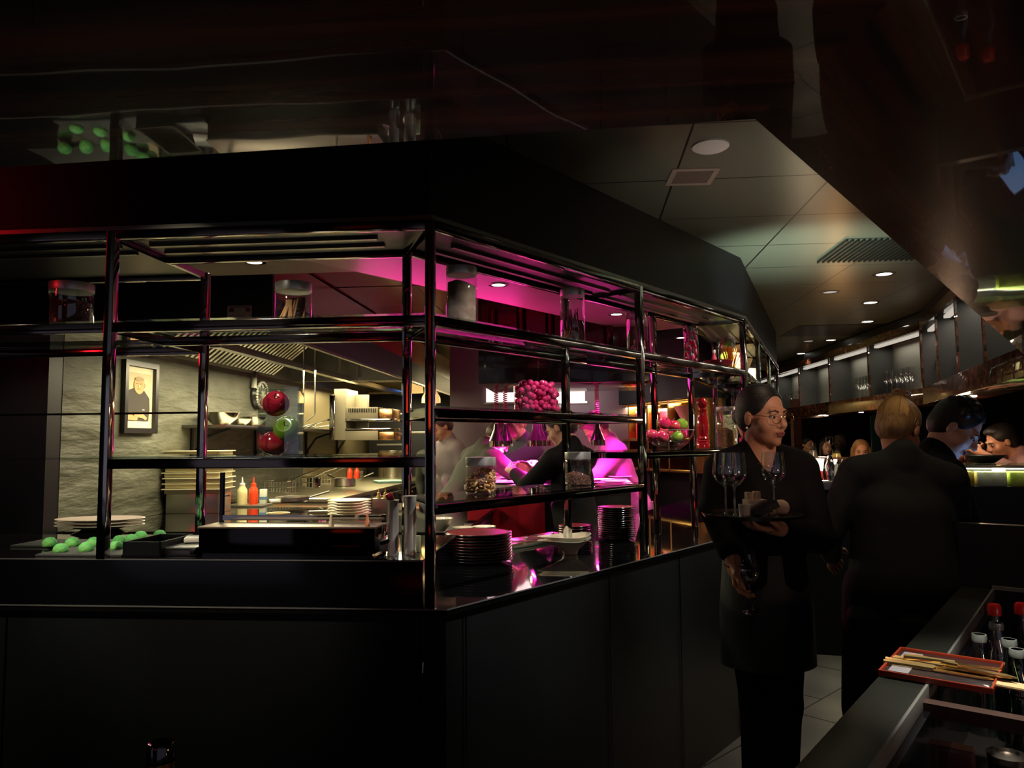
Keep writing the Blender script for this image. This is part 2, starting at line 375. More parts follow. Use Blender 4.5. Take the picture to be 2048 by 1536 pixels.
# glossy rosewood soffits over the guests
sA = [(-3.2, 0.985), (atZ(0, 335, 1.80).x, atZ(0, 335, 1.80).y), (atZ(850, 290, 1.80).x, atZ(850, 290, 1.80).y), (atZ(1510, 238, 1.80).x, atZ(1510, 238, 1.80).y)]
pB = atZ(1510, 238, 1.80); pB2 = Vector((pB.x, pB.y, 0))+Vector((.627, .779, 0))*3.2
sA[0] = (sA[1][0]-1.8, sA[1][1]+1.8*(sA[1][1]-sA[3][1])/(sA[3][0]-sA[1][0]))
ROSEL = rosewood('black rosewood veneer', math.radians(5)); ROSER = rosewood('rosewood veneer', math.radians(-51.2))
_m = (sA[3][0]+.35, -1.2)
struct('ceiling_soffit', MB().prism([(sA[0][0], -1.2), _m, sA[3], sA[0]], 1.80, 1.95), ROSEL, 'glossy black rosewood soffit above the seats')
struct('ceiling_soffit_side', MB().prism([_m, (6.2, -1.2), (6.2, pB2.y), (pB2.x, pB2.y), sA[3]], 1.80, 1.95), ROSER, 'glossy rosewood soffit above the near bar')

# ------------------------------------------------------------ kitchen shell (local x right, y into the kitchen)
WX = -2.12; FX = -1.05; YE = 1.33; YB = 7.05
struct('wall_kitchen_left', MB().box(WX-.1, WX, YE, 4.6, 0, 2.45), STONE, 'olive split-stone kitchen wall', F=KF)
struct('wall_kitchen_tan', MB().box(WX-.1, WX, 4.6, YB, 0, 2.45), TAN, 'tan steel-clad kitchen wall', F=KF)
struct('wall_kitchen_front', MB().box(-4.2, WX-.002, YE-.1, YE-.002, 0, 2.45), BLKM, 'black partition left of the kitchen', F=KF)
struct('wall_kitchen_back', MB().box(WX, FX+.1, YB, YB+.1, 0, 2.45), TAN, 'tan back wall of the kitchen', F=KF)
struct('wall_kitchen_end', MB().box(1.0-2.2, 1.6, 9.6, 9.7, 0, 2.45), TAN, 'tan wall at the far end of the kitchen', F=KF)
struct('baseboard_counter', MB().box(WX, WX+.02, YE, 4.6, .98, 1.03), STEELD, F=KF)
# red ceiling
rc = MB(); rc.prism([(FX, 1.0), (.3, 1.0), (.9, 2.0), (.9, 4.9), (FX, 4.9)], 2.40, 2.44)
struct('ceiling_kitchen_red', rc, REDL, 'glossy red kitchen ceiling', F=KF)
tj = MB(); SEAM = mat('seam', (.05, .004, .006), .5)
for x in (FX+.5, FX+1.02): tj.box(x-.003, x+.003, 1.0, 4.9, 2.397, 2.3999)
for y in (2.25, 3.5): tj.box(FX, .85, y-.003, y+.003, 2.3968, 2.3999)
struct('trim_ceiling_seams', tj, SEAM, F=KF)
# beige dropped ceiling behind the shelves
struct('ceiling_kitchen_front', MB().prism([(-2.9, .36), (-.15, .36), (.15, 1.0), (-2.9, 1.0)], 2.20, 2.44), BEIGE, 'beige dropped ceiling strip with downlights', F=KF)
bm_ = mat('pink light soffit tint', (.42, .25, .24), .45)  # beige soffit with the pink light mixed into its base colour
struct('ceiling_kitchen_side', MB().prism([(-.1, .32), (3.0, .32), (3.0, .98), (-.45, .98)], 2.195, 2.44), bm_, 'dropped ceiling strip over the right counter, lit pink', F=RF)
# hood: front fascia (red, lower shade painted black), black end, steel underside
hd = thing('extractor_hood', 'long kitchen extractor hood along the left wall, black end and stainless inside', 'extractor hood', KF.w(WX, YE, 0), KF.a)
def hb(n, mb, m): return mb.out(n, m, hd, loc=(-WX, -YE, 0))
hb('end_panel', MB().box(WX+.003, FX, YE, YE+.02, 2.0, 2.44), BLKM)
fm = mat('hood fascia red', (.30, .010, .018), .25, 0, .4); hb('fascia_shade_band', MB().box(FX-.02, FX+.001, YE+.02, 9.5, 2.0, 2.17), BLKM)
hb('fascia', MB().box(FX-.02, FX, YE+.02, 9.5, 2.17, 2.39), fm)
hb('lip', MB().box(FX-.02, FX+.004, YE+.02, 9.5, 1.985, 2.0), STEELD)
hb('hood_back', MB().box(WX+.004, WX+.02, YE+.02, YB-.5, 2.0, 2.36), STEEL)
hb('canopy_roof', MB().box(WX+.02, FX-.02, YE+.02, YB-.5, 2.36, 2.37), STEEL)
fl = MB()
Mf = Matrix.Translation((WX+.32, 0, 2.2)) @ Matrix.Rotation(math.radians(-38), 4, 'Y')
fl.box(-.3, .3, YE+.6, 3.6, -.012, 0, M=Mf)
hb('filter_plate', fl, STEELD)
fl = MB(); y = YE+.62
while y < 3.6: fl.box(-.28, .28, y, y+.028, -.04, -.012, M=Mf); y += .06
hb('filter_baffles', fl, STEEL)
hb('grease_rail', MB().box(WX+.5, WX+.56, YE+.5, YB-.6, 1.99, 2.03), STEEL)
hb('end_baffle', MB().box(WX+.02, FX-.02, 4.2, 4.22, 1.99, 2.36), STEEL)
# pass canopy (black box over the pass)
PB = atF(KF, 957, 768, 2.75); PB1 = atF(KF, 1300, 768, 2.75)
pc = thing('pass_canopy', 'large black glossy canopy box above the pass holding the heat lamps', 'canopy', KF.w(PB.x, 2.75, 0), KF.a)
DKRED = mat('dark red gloss', (.05, .004, .008), .12, 0, .6, coat=.5)
MB().box(0, PB1.x-PB.x, 0, .9, PB.z, 2.395, .004).out('box', mat('black canopy gloss', (.012, .003, .005), .15, 0, .5, coat=.5), pc)
MB().box(.02, PB1.x-PB.x, -.004, -.001, 2.06, 2.39).out('upper_band', DKRED, pc)
for i in range(5):
    MB().lathe([(.03, 2.08), (.03, 2.33)], (.10+.19*i, -.05, 0), 16).out('exhaust_tube', mat('smoked chrome', (.10, .03, .04), .1, 1), pc)
# bright back panel behind the pass
struct('wall_pass_back', MB().box(atF(KF, 900, 880, 5.2).x, 1.1, 5.2, 5.3, 0, 2.45), mat('mauve wall', (.13, .09, .11), .4), F=KF)
pl0 = atF(KF, 972, 770, 5.15); pl1 = atF(KF, 1170, 802, 5.15)
pl = thing('light_panel', 'long bright pink-white light panel on the wall under the pass canopy', 'lamp', KF.w(pl0.x, 5.15, 0), KF.a)
MB().box(0, pl1.x-pl0.x, 0, .045, pl1.z, pl0.z, .003).out('diffuser', mat('pink white diffuser', (.9, .8, .8), .4, em=(1, .72, .72), es=1.3), pl); MB().box(-.02, pl1.x-pl0.x+.02, -.004, .045, pl1.z-.02, pl1.z-.001).out('panel_frame', STEEL, pl)

# ------------------------------------------------------------ black bulkhead above the shelving
bk = MB()
def loc2(F, x, y): v = KF.I @ F.w(x, y, 0); return (v.x, v.y)
bk.prism([(-3.2, 0), (0, 0), loc2(RF, 2.40, 0), loc2(TF, 3.1, 0), loc2(TF, 3.1, .3), loc2(RF, 2.3, .3), (-.15, .33), (-3.2, .33)], 2.125, 2.45)
struct('wall_bulkhead', bk, mat('black bulkhead', (.006, .006, .009), .55, 0, .2), 'black bulkhead above the display shelves', F=KF)
tr = MB()
tr.prism([(-3.2, -.015), (.008, -.015), loc2(RF, 2.41, -.015), loc2(TF, 3.1, -.015), loc2(TF, 3.1, .3), loc2(RF, 2.3, .3), (-.15, .33), (-3.2, .33)], 2.112, 2.125)
struct('trim_bulkhead_edge', tr, STEELD, F=KF)

# ------------------------------------------------------------ front counter
ct = thing('service_counter', 'long angular black counter carrying the display shelves', 'counter', (CRN[0], CRN[1], 0), KF.a)
body = [(-3.2, -.0), (.045, -.0), loc2(RF, 2.43, -.045), loc2(TF, 3.2, -.05), loc2(TF, 3.2, .55), loc2(RF, 2.1, .75), (-.28, .95), (-3.2, .95)]
MB().prism(body, 0, .955).out('body', FRONTM, ct)
top = [(-3.2, -.012), (.05, -.012), loc2(RF, 2.435, -.057), loc2(TF, 3.2, -.06), loc2(TF, 3.2, .56), loc2(RF, 2.1, .76), (-.28, .96), (-3.2, .96)]
MB().prism(top, .957, .975).out('countertop', COUNTER, ct)
edge = MB()
def strip(a, b_, z0, z1, off=.002):
    a = Vector(a); b_ = Vector(b_); d = (b_-a).normalized(); n = Vector((d.y, -d.x))
    edge.prism([tuple(a), tuple(b_), tuple(b_+n*off), tuple(a+n*off)], z0, z1)
for i in range(3): strip(top[i], top[i+1], .971, .975)
edge.out('edge_trim', mat('satin steel edge', (.17, .17, .17), .45, .25), ct)
MB().box(-3.2, -.02, -.010, .56, .976, 1.108).out('ledge', BLK, ct)
MB().box(-3.2, -.02, -.0115, .56, 1.108, 1.111).out('ledge_edge', mat('satin steel edge'), ct)
MB().box(-3.2, -.02, -.009, .56, 1.111, 1.1125).out('ledge_top', COUNTER, ct)
for t in (.10, .90, 1.48, 2.1): o = MB().box(t-.002, t+.002, -.0475, -.045, .02, .955).out('panel_joint', BLK, ct); o.rotation_euler = (0, 0, RF.a-KF.a)
for x in (-.03, -1.3): MB().box(x-.002, x+.002, -.0025, -.0005, .02, .955).out('panel_joint', BLK, ct)

# ------------------------------------------------------------ chrome shelving
def shelving(name, label, F, x0, x1, d, levels, posts, rearx=None, glass=True, top=True, end_rails=True, panel=True):
    P = .028; r = thing(name, label, 'shelving unit', F.w(x0, 0, .975), F.a)
    def a(n, mb, m): return mb.out(n, m, r, loc=(-x0, 0, -.975))
    rx0, rx1 = rearx or (x0, x1)
    for (x, y, zb) in posts: a('post', MB().box(x-P/2, x+P/2, y-P/2, y+P/2, zb, 2.112, .002), CHROME)
    for (z0, z1, kind) in levels:
        a('front_rail', MB().box(x0+P/2, x1-P/2, -P/2, P/2, z0, z1, .002), BRONZE)
        if kind != 'frontonly':
            a('rear_rail', MB().box(rx0, rx1, d-.012, d+.012, z0, z1, .002), BRONZE)
            if end_rails:
                for xa, xb in ((x0, rx0), (x1, rx1)):
                    e = MB(); e.prism([(xa-.008, P/2), (xa+.008, P/2), (xb+.008, d-.01), (xb-.008, d-.01)], z0+.002, z1-.002); a('end_rail', e, CHROME)
            if kind == 'glass':
                e = MB(); e.prism([(x0+.012, -.005), (x1-.012, -.005), (rx1-.01, d+.005), (rx0+.01, d+.005)], z1+.0005, z1+.0075); a('glass_shelf', e, SHGLASS)
    if panel:
        e = MB(); e.prism([(x0+.012, .04), (x1-.012, .04), (rx1-.01, d-.03), (rx0+.01, d-.03)], 2.102, 2.111); a('top_panel', e, mat('black satin panel', (.012, .012, .012), .35, .3))
        for yy in (.11, .2): a('top_rib', MB().box(max(x0, rx0)+.05, min(x1, rx1)-.05, yy, yy+.016, 2.092, 2.102), STEELD)
    return r
Z_UP = (1.795, 1.825); Z_MID = (1.378, 1.408); Z_TOP = (2.086, 2.112)
LB = shelving('display_shelving', 'deep chrome shelving bay at the far left of the counter', KF, -2.0, -1.0, .58,
              [(*Z_TOP, 'open'), (*Z_UP, 'glass')], [(-1.0, 0, 1.1125), (-2.0, .58, 1.1125), (-1.0, .58, 1.1125)], panel=True)
o = MB().box(.014, .986, -.010, .57, 1.408-.975, 1.414-.975).out('glass_shelf', SHGLASS, LB)
o = MB().tube([(0, .59, 1.572-.975), (1.0, .59, 1.572-.975)], .004).out('rear_rod', CHROME, LB)
MBAY = shelving('display_shelving', 'wide chrome shelving bay over the raised ledge, holding the apple vase', KF, -1.0, 0, .32,
                [(*Z_TOP, 'open'), (*Z_UP, 'glass'), (*Z_MID, 'glass')], [(0, 0, .975), (-.145, .32, 1.1125)], rearx=(-1.0, -.145))
R1 = shelving('display_shelving', 'chrome shelving bay right of the corner post, holding the grape vase', RF, 0, 1.254, .28,
              [(*Z_TOP, 'open'), (*Z_UP, 'glass'), (1.522, 1.550, 'glass'), (1.240, 1.268, 'glass')], [(1.254, 0, .975), (1.10, .28, .975)], rearx=(.17, 1.254))
R2 = shelving('display_shelving', 'chrome shelving bay holding the fruit bowl and pepper mill', RF, 1.254, 2.40, .28,
              [(*Z_TOP, 'open'), (*Z_UP, 'glass'), (1.372, 1.40, 'glass')], [(2.40, 0, .975), (2.33, .28, .975), (1.9, .28, .975)], rearx=(1.254, 2.33))
for k, (a0, a1) in enumerate([(0, .95), (.95, 1.95), (1.95, 3.05)]):
    shelving('display_shelving', ['first', 'second', 'last'][k]+' chrome bay of the shelving past the second corner, receding to the back', TF, a0, a1, .28,
             [(*Z_TOP, 'open'), (*Z_UP, 'glass')]+([(1.372, 1.40, 'glass')]), [(a1, 0, .975), (a1, .28, .975)], rearx=(a0, a1))
# ============================================================ things on the shelves
UP = 1.8335; MIDZ = 1.4165; GZ = 1.5585; LZ = 1.2765; FZ = 1.4085
def on(F, px, w, z):     # a spot on a shelf: seen at column px, at depth w behind the front edge
    p = atF(F, px, 880, w); return F.w(p.x, w, z)
LIDM = mat('brushed steel lid', (.60, .60, .57), .38, .75)
def jar(px, F, w, z, r, h, label, lidh=.028, group=None, lid=True):
    t = thing('glass_jar' if lid else 'glass_vase', label, 'jar' if lid else 'vase', on(F, px, w, z), 0, group)
    MB().lathe([(r*.94, 0), (r, .006), (r, h-lidh-.006), (r*.93, h-lidh+.0)] if lid else [(r*.96, 0), (r, .004), (r, h)], n=40, cap=False).lathe([(0, .0005), (r*.94, .0005)], n=40, cap=False).out('glass', MGLASS, t)
    MB().lathe([(r*.98, h-lidh-.004), (r*.98, h-lidh-.0005)] if lid else [(r+.0015, h-.001), (r+.0015, h+.001)], n=40, cap=False).out('rim', WGLASS, t)
    if lid: MB().lathe([(r*.985, h-lidh), (r*1.0, h-lidh+.003), (r*1.0, h-.003), (r*.985, h), (0, h+.0005)], n=40).out('lid', LIDM, t)
    return t
def pile(t, name, m, r, z0, z1, label, cat, bumpm=None):
    b = MB().lathe([(0, z0), (r, z0), (r, (z0+z1)/2), (r*.97, z1-.01), (r*.5, z1), (0, z1+.004)], n=32)
    for v in b.bm.verts: v.co.z += .006*math.sin(40*v.co.x+3)*(v.co.z > z0+.01)
    o = b.out(name, m, loc=t.location); tag(o, label, cat, kind='stuff'); return o
NUTM = mat('toasted nuts', (.30, .13, .05), .6, noise=((160, 160, 160), (.55, .30, .13), .35, .65), bump=((120, 120, 120), 1, .01))
# left bay, mid bay
j = jar(133, KF, .14, UP, .067, .15, 'squat glass jar with steel lid and dark contents, far left on the upper shelf')
pile(j, 'dark_beans', mat('dark beans', (.05, .01, .01), .3, bump=((90, 90, 90), 1, .01)), .062, .002, .10, 'dark beans filling the jar at the far left', 'beans')
j = jar(583, KF, .16, UP, .058, .135, 'squat glass jar with steel lid holding brown bark strips on the upper shelf')
BARK = mat('brown bark', (.36, .17, .07), .75, noise=((30, 30, 8), (.55, .32, .15), .3, .7))
for i in range(16):
    a = rnd.uniform(0, 2*PI); rr = rnd.uniform(.005, .036); tl = rnd.uniform(-.5, .5)
    m4 = Matrix.Translation(j.location+Vector((rr*math.cos(a), rr*math.sin(a), .048))) @ Matrix.Rotation(rnd.uniform(0, PI), 4, 'Z') @ Matrix.Rotation(tl, 4, 'X')
    o = MB().box(-.010, .010, -.0025, .0025, -.040, .040+rnd.uniform(-.01, .008), .001).out('bark_strip', BARK); o.matrix_world = m4
    tag(o, 'brown bark strip standing in the squat jar', 'bark strip', 'bark strips in the jar')
# square vase with big apples
v = thing('square_glass_vase', 'tall square glass vase holding three large apples on the middle shelf', 'vase', on(KF, 562, .15, MIDZ), KF.a+.25)
h = .062
g = MB()
for a, b_ in ((0, 0), (1, 0), (0, 1), (1, 1)):
    pass
g.box(-h, h, -h, -h+.005, .006, .212); g.box(-h, h, h-.005, h, .006, .212); g.box(-h, -h+.005, -h, h, .006, .212); g.box(h-.005, h, -h, h, .006, .212); g.box(-h, h, -h, h, 0, .006)
g.out('glass', glassmat('thick vase glass', (.88, .92, .91), 1.5, base=.09), v)
def applemb(r):
    pr = []
    for i in range(0, 15):
        t = PI*i/14; rr = math.sin(t)*(1+.10*math.cos(t)); z = -math.cos(t)*.92
        if t > PI*.80: z -= (t-PI*.80)*.62
        if t < PI*.16: z += (PI*.16-t)*.35
        pr.append((max(rr, 0)*r, z*r))
    pr[0] = (0, pr[0][1]); pr[-1] = (0, pr[-1][1]); return MB().lathe(pr, n=28)
REDA = mat('red apple skin', (.50, .015, .05), .16, 0, .6, coat=.6, noise=((8, 8, 40), (.62, .10, .06), .45, .8))
PINKA = mat('pink red apple skin', (.60, .02, .10), .18, 0, .6, coat=.6, noise=((7, 7, 30), (.75, .16, .10), .5, .85))
GREENA = mat('green apple skin', (.20, .38, .03), .16, 0, .6, coat=.6, noise=((8, 8, 30), (.40, .50, .08), .4, .8))
STEMM = mat('brown stem', (.08, .04, .02), .7)
def apple(loc, r, m, label, rot=(0, 0, 0), group=None, name='apple'):
    t = thing(name, label, 'apple', loc, 0, group); t.rotation_euler = rot
    applemb(r).out('flesh', m, t); MB().tube([(0, 0, r*.52), (.001, .002, r*.85), (.006, .004, r*1.12)], .0018, 6).out('stem', STEMM, t); return t
for (px, py, m, lb, rot) in ((552, 806, REDA, 'large red apple, topmost in the square vase, tipped toward the viewer', (1.0, -.1, .2)), (573, 858, GREENA, 'large green apple between the two red ones in the square vase', (1.1, .2, -.1)), (548, 886, REDA, 'large red apple at the bottom of the square vase', (.15, .3, 0))):
    o = KF.I @ v.location; p = atF(KF, px, py, o.y); apple(KF.w(p.x, o.y, p.z), .0425, m, lb, rot)
# right bay one: upper shelf
j = jar(924, RF, .16, UP, .053, .215, 'tall glass jar with steel lid and pale brown sugar, next to the corner post')
pile(j, 'brown_sugar', mat('pale brown sugar', (.13, .08, .055), .8, noise=((30, 30, 30), (.2, .13, .09), .4, .6)), .049, .002, .165, 'pale brown sugar in the tall jar by the corner post', 'sugar')
j = jar(1149, RF, .14, UP, .050, .235, 'tall glass jar with steel lid full of dried chillies')
CHI = mat('dried chilli', (.20, .05, .03), .4)
for i in range(48):
    a = rnd.uniform(0, 2*PI); b0 = rnd.uniform(.005, .038); a2 = a+rnd.uniform(-1, 1); b1 = rnd.uniform(.01, .044); hh = rnd.uniform(.05, .10) if i < 29 else rnd.uniform(.12, .17)
    z = rnd.uniform(.005, .03); L = j.location
    p0 = (b0*math.cos(a), b0*math.sin(a), z); p2 = (b1*math.cos(a2), b1*math.sin(a2), hh); pm = ((p0[0]+p2[0])*.6, (p0[1]+p2[1])*.6, (z+hh)/2)
    o = MB().tube([p0, pm, p2], .0055, 6, .0016).out('dried_chilli', CHI, loc=L); tag(o, 'dark dried chilli standing in the tall jar', 'chilli', 'dried chillies in the jar')
j = jar(1279, RF, .15, UP, .050, .215, 'tall glass jar with glass lid half behind a post, dark pods at the bottom', lid=False)
MB().lathe([(.051, .185), (.051, .212), (0, .214)], n=32).out('lid', WGLASS, j)
for i in range(14):
    a = rnd.uniform(0, 2*PI); q = rnd.uniform(0, .035)
    o = MB().ell((0, 0, 0), (.012, .007, .022)).out('dark_pod', CHI, loc=j.location+Vector((q*math.cos(a), q*math.sin(a), .022+.004*i)))
    o.rotation_euler = (rnd.uniform(-1, 1), rnd.uniform(-1, 1), 0); tag(o, 'dark seed pod lying in the jar half behind a post', 'pod', 'dark pods in the jar')
j = jar(1386, RF, .13, UP, .040, .20, 'narrow open glass cylinder with radish slices against the glass', lid=False)
RAD = mat('radish skin', (.80, .02, .14), .25, coat=.4); RADW = mat('radish flesh', (.85, .70, .68), .4)
for i in range(18):
    a = i*2.4; z = .02+.0093*i
    t = thing('radish', 'small crimson radish stacked inside the narrow glass cylinder', 'radish', j.location+Vector((.026*math.cos(a), .026*math.sin(a), z)), a, 'radishes in the glass cylinder')
    MB().ell((0, 0, 0), (.010, .013, .014), 12).out('root', RAD, t)
    MB().ell((.002, 0, .0125), (.006, .007, .005), 10).out('white_tip', RADW, t)
b_ = tag(MB().lathe([(0, 0), (.035, 0), (.055, .012), (.078, .045), (.080, .052), (.075, .050), (.05, .016), (0, .01)], n=36).out('wine_red_bowl', mat('wine red glaze', (.16, .01, .02), .1, coat=.6), loc=on(RF, 1441, .13, UP)), 'wine-red bowl with two ring marks on the upper shelf', 'bowl')
o = on(RF, 1433, .13, UP+.017)
bt = thing('small_bottle', 'small pink bottle with white cap standing in the wine-red bowl', 'bottle', o)
MB().lathe([(0, 0), (.014, 0), (.014, .045), (.007, .062), (.007, .075), (0, .075)], n=18).out('body', mat('pink glass', (.75, .12, .2), .1), bt)
MB().lathe([(.009, .075), (.009, .09), (0, .09)], n=14).out('cap', WHITE_P, bt)
STK = mat('orange breadstick', (.85, .33, .04), .55)
for i in range(26):
    f = (i/25-.5); b0 = on(RF, 1466, .15, UP+.002)
    o = MB().tube([(f*.02, rnd.uniform(-.012, .012), 0), (f*.12, rnd.uniform(-.035, .035), .155-abs(f)*.03)], .0023, 6).out('breadstick', STK, loc=b0, rotz=RF.a-.6)
    tag(o, 'thin orange breadstick in the fan beside the wine-red bowl', 'breadstick', 'fan of orange breadsticks')
# grapes in an oblong vase
gv = thing('oblong_glass_vase', 'wide oblong glass vase piled with pink-lit red grapes', 'vase', on(RF, 1076, .15, GZ), RF.a)
MB().lathe([(.9, 0), (1, .05), (1, .96), (1.0, 1.0)], n=48, M=Matrix.Diagonal((.122, .062, .098, 1)), cap=False).lathe([(0, .01), (.92, .01)], n=48, M=Matrix.Diagonal((.122, .062, .098, 1)), cap=False).out('glass', MGLASS, gv)
GR = mat('red grape skin', (.52, .02, .12), .15, 0, .6, coat=.5)
gpts = []
def gtry(n, x, y, z0, z1, r):
    c = 0
    for _ in range(5000):
        if c >= n: break
        p = Vector((rnd.uniform(-1, 1), rnd.uniform(-1, 1), rnd.uniform(z0, z1)))
        if p.x**2+p.y**2 > 1: continue
        q = Vector((p.x*x, p.y*y, p.z))
        if all((q-g_).length > r*1.72 for g_ in gpts): gpts.append(q); c += 1
gtry(150, .108, .049, .012, .095, .0118); gtry(26, .085, .035, .095, .112, .0118)
gmesh = None
for q in gpts:
    if gmesh is None: o = MB().ell((0, 0, 0), (.0118, .0118, .0128), 14).out('red_grape', GR); gmesh = o
    else: o = gmesh.copy(); COL.objects.link(o)
    o.location = RF.w(0, 0, 0)*0 + (Matrix.Translation(gv.location) @ Matrix.Rotation(RF.a, 4, 'Z')) @ q
    o.rotation_euler = (rnd.uniform(-1, 1), rnd.uniform(-1, 1), 0)
    tag(o, 'round red grape piled in the oblong vase', 'grape', 'red grapes in the oblong vase')
# almonds
j = jar(961, RF, .13, LZ, .052, .122, 'squat glass jar with steel lid two thirds full of almonds')
AL = mat('almond skin', (.60, .32, .13), .55, noise=((60, 60, 200), (.80, .50, .24), .35, .7))
alm = None; pts = []
for _ in range(9000):
    if len(pts) >= 190: break
    a = rnd.uniform(0, 2*PI); q = rnd.choice([.043, .043, .043, rnd.uniform(0, .04)]); top = .056+.022*math.cos(a-.9)
    z = rnd.uniform(.007, top) if q > .042 else top+.002
    p = Vector((q*math.cos(a), q*math.sin(a), z))
    if all((p-k).length > .0098 for k in pts):
        pts.append(p)
        if alm is None: alm = MB().lathe([(0, -.0115), (.0045, -.008), (.0065, 0), (.005, .006), (.0018, .0105), (0, .012)], n=10, sy=.62).out('almond', AL); o = alm
        else: o = alm.copy(); COL.objects.link(o)
        o.location = j.location+p; o.rotation_euler = (rnd.uniform(.6, 2.4), rnd.uniform(-.7, .7), a+rnd.uniform(-.5, .5)+PI/2)
        tag(o, 'brown almond in the squat jar', 'almond', 'almonds in the jar')
MB().lathe([(0, .003), (.036, .003), (.036, .045), (0, .062)], n=16).out('inner_nuts', NUTM, j)
j = jar(1155, RF, .12, LZ, .052, .130, 'squat glass jar with steel lid one third full of dark raisins')
pile(j, 'raisins', mat('raisins', (.08, .025, .018), .5, noise=((150, 150, 150), (.2, .07, .04), .4, .65), bump=((110, 110, 110), 1, .012)), .049, .003, .048, 'dark raisins at the bottom of the squat jar', 'raisins')
# fruit bowl
fb = thing('glass_fruit_bowl', 'round glass bowl heaped with red and green apples', 'bowl', on(RF, 1340, .15, FZ), 0)
MB().lathe([(0, .006), (.045, .006), (.045, .0), (.05, .0), (.085, .025), (.110, .062), (.118, .092), (.116, .092), (.106, .062), (.08, .03), (.045, .012)], n=48, cap=False).out('glass', MGLASS, fb)
MB().lathe([(.119, .091), (.1195, .093), (.1175, .093)], n=48, cap=False).out('rim', mat('glass rim', (.7, .7, .7), .05, .4), fb)
oo = RF.I @ fb.location
for (px, py, dw, m, lb) in ((1303, 871, -.02, PINKA, 'red apple at the left side of the glass fruit bowl'), (1325, 873, -.05, PINKA, 'red apple at the front middle of the glass fruit bowl'), (1329, 846, .0, PINKA, 'red apple high at the left of the heap in the fruit bowl'), (1347, 851, -.03, REDA, 'red apple topmost right in the heap in the fruit bowl'),
                        (1364, 848, .03, GREENA, 'bright green apple peeking out behind the heap in the fruit bowl'), (1362, 868, .03, REDA, 'orange-red apple at the right back of the fruit bowl'), (1353, 873, -.04, GREENA, 'dark green apple low at the right of the fruit bowl'), (1345, 870, .05, REDA, 'red apple in the middle of the fruit bowl')):
    p = atF(RF, px, py, oo.y+dw); apple(RF.w(p.x, oo.y+dw, p.z), .032, m, lb, (rnd.uniform(-.5, .9), rnd.uniform(-.6, .6), 0))
pm = thing('pepper_mill', 'tall glossy red pepper mill beside the fruit bowl', 'pepper mill', on(RF, 1406, .13, FZ), 0)
PR = mat('red lacquered wood', (.42, .01, .02), .1, coat=.8)
MB().lathe([(0, 0), (.034, 0), (.034, .022), (.031, .03), (.033, .036), (.030, .042), (.032, .050), (.026, .06), (.030, .10), (.031, .12), (.024, .16), (.021, .18), (.025, .196), (.026, .20), (0, .20)], n=36).out('body', PR, pm)
MB().lathe([(0, .20), (.014, .20), (.014, .208), (.021, .215), (.028, .232), (.026, .25), (.016, .262), (0, .265)], n=36).out('head', PR, pm)
j = jar(1453, RF, .13, FZ, .052, .225, 'tall square-shouldered glass jar of bran flakes behind the waitress', lidh=.02)
pile(j, 'bran_flakes', NUTM, .049, .003, .105, 'brown bran flakes in the tall jar', 'cereal')
# third side: bright things on the shelves
for k, (t_, z, kind) in enumerate([(.45, UP, 'apple'), (.9, UP, 'vase'), (1.4, UP, 'fan'), (2.1, UP, 'vase'), (.5, FZ, 'vase'), (1.3, FZ, 'fan'), (2.4, FZ, 'fan')]):
    L = TF.w(t_, .14, z); nm = ['first', 'second', 'third', 'fourth', 'fifth', 'sixth', 'last'][k]
    if kind == 'apple':
        for q in range(3): apple(L+Vector((0, 0, .042+.078*q)), .042, GREENA, ['lowest', 'middle', 'topmost'][q]+' of the green apples stacked in a vase past the second corner')
        t = thing('glass_vase', 'square vase of green apples past the second corner', 'vase', L); MB().lathe([(.05, 0), (.055, .24)], n=24, cap=False).out('glass', MGLASS, t)
    elif kind == 'vase':
        t = thing('glass_vase', 'glass cylinder of white beans, '+nm+' item along the receding shelving', 'vase', L); MB().lathe([(.045, 0), (.045, .22)], n=24, cap=False).out('glass', MGLASS, t)
        tag(MB().lathe([(.042, .003), (.042, .19), (0, .195)], n=20).out('white_beans', mat('white beans', (.85, .78, .6), .6, bump=((80, 80, 80), 1, .01)), loc=L), 'white beans in the glass cylinder, '+nm+' item along the receding shelving', 'beans', kind='stuff')
    else:
        t = thing('pasta_vase', 'red vase with a fan of pale spaghetti, '+nm+' item along the receding shelving', 'vase', L); MB().lathe([(0, 0), (.03, 0), (.035, .05), (.02, .07)], n=20).out('vase_body', PR, t)
        MB().lathe([(.015, .06), (.07, .20), (.068, .20), (0, .08)], n=24).out('spaghetti_fan', mat('pale spaghetti', (.9, .7, .35), .5), t)
for t_ in (.3, .8, 1.4, 2.0, 2.6): down(TF.w(t_, .14, 2.085), 26, (1, .82, .45), 110)

# ============================================================ on the counter
def stack(mesh_fn, name, loc, n, dz, lab, cat, group, m=None, rotz=0, jit=.0015):
    first = None
    for i in range(n):
        l = (loc[0]+rnd.uniform(-jit, jit), loc[1]+rnd.uniform(-jit, jit), loc[2]+dz*i)
        if first is None: first = mesh_fn(); first.name = name; o = first
        else: o = dup(first, l)
        o.location = l; o.rotation_euler = (0, 0, rotz); o['label'] = lab(i, n); o['category'] = cat; o['group'] = group
    return first
def plate(r, h, m, mr=None, name='plate', sy=1, seg=48):
    t = thing(name, '', 'plate')
    MB().lathe([(0, 0), (r*.58, 0), (r*.62, .003), (r*.95, h), (r, h+.002), (r*.99, h+.0035), (r*.93, h+.002), (r*.60, .005), (0, .0045)], n=seg, sy=sy).out('dish', m, t)
    if mr: MB().lathe([(0, .0065), (r*.6, .007), (r*.92, h+.0045), (r*.93, h+.003)], n=seg, sy=sy).out('glaze', mr, t)
    return t
CZ = .9755
def onc(px, py, z): return atZ(px, py, z)
L = onc(957, 1122, CZ)
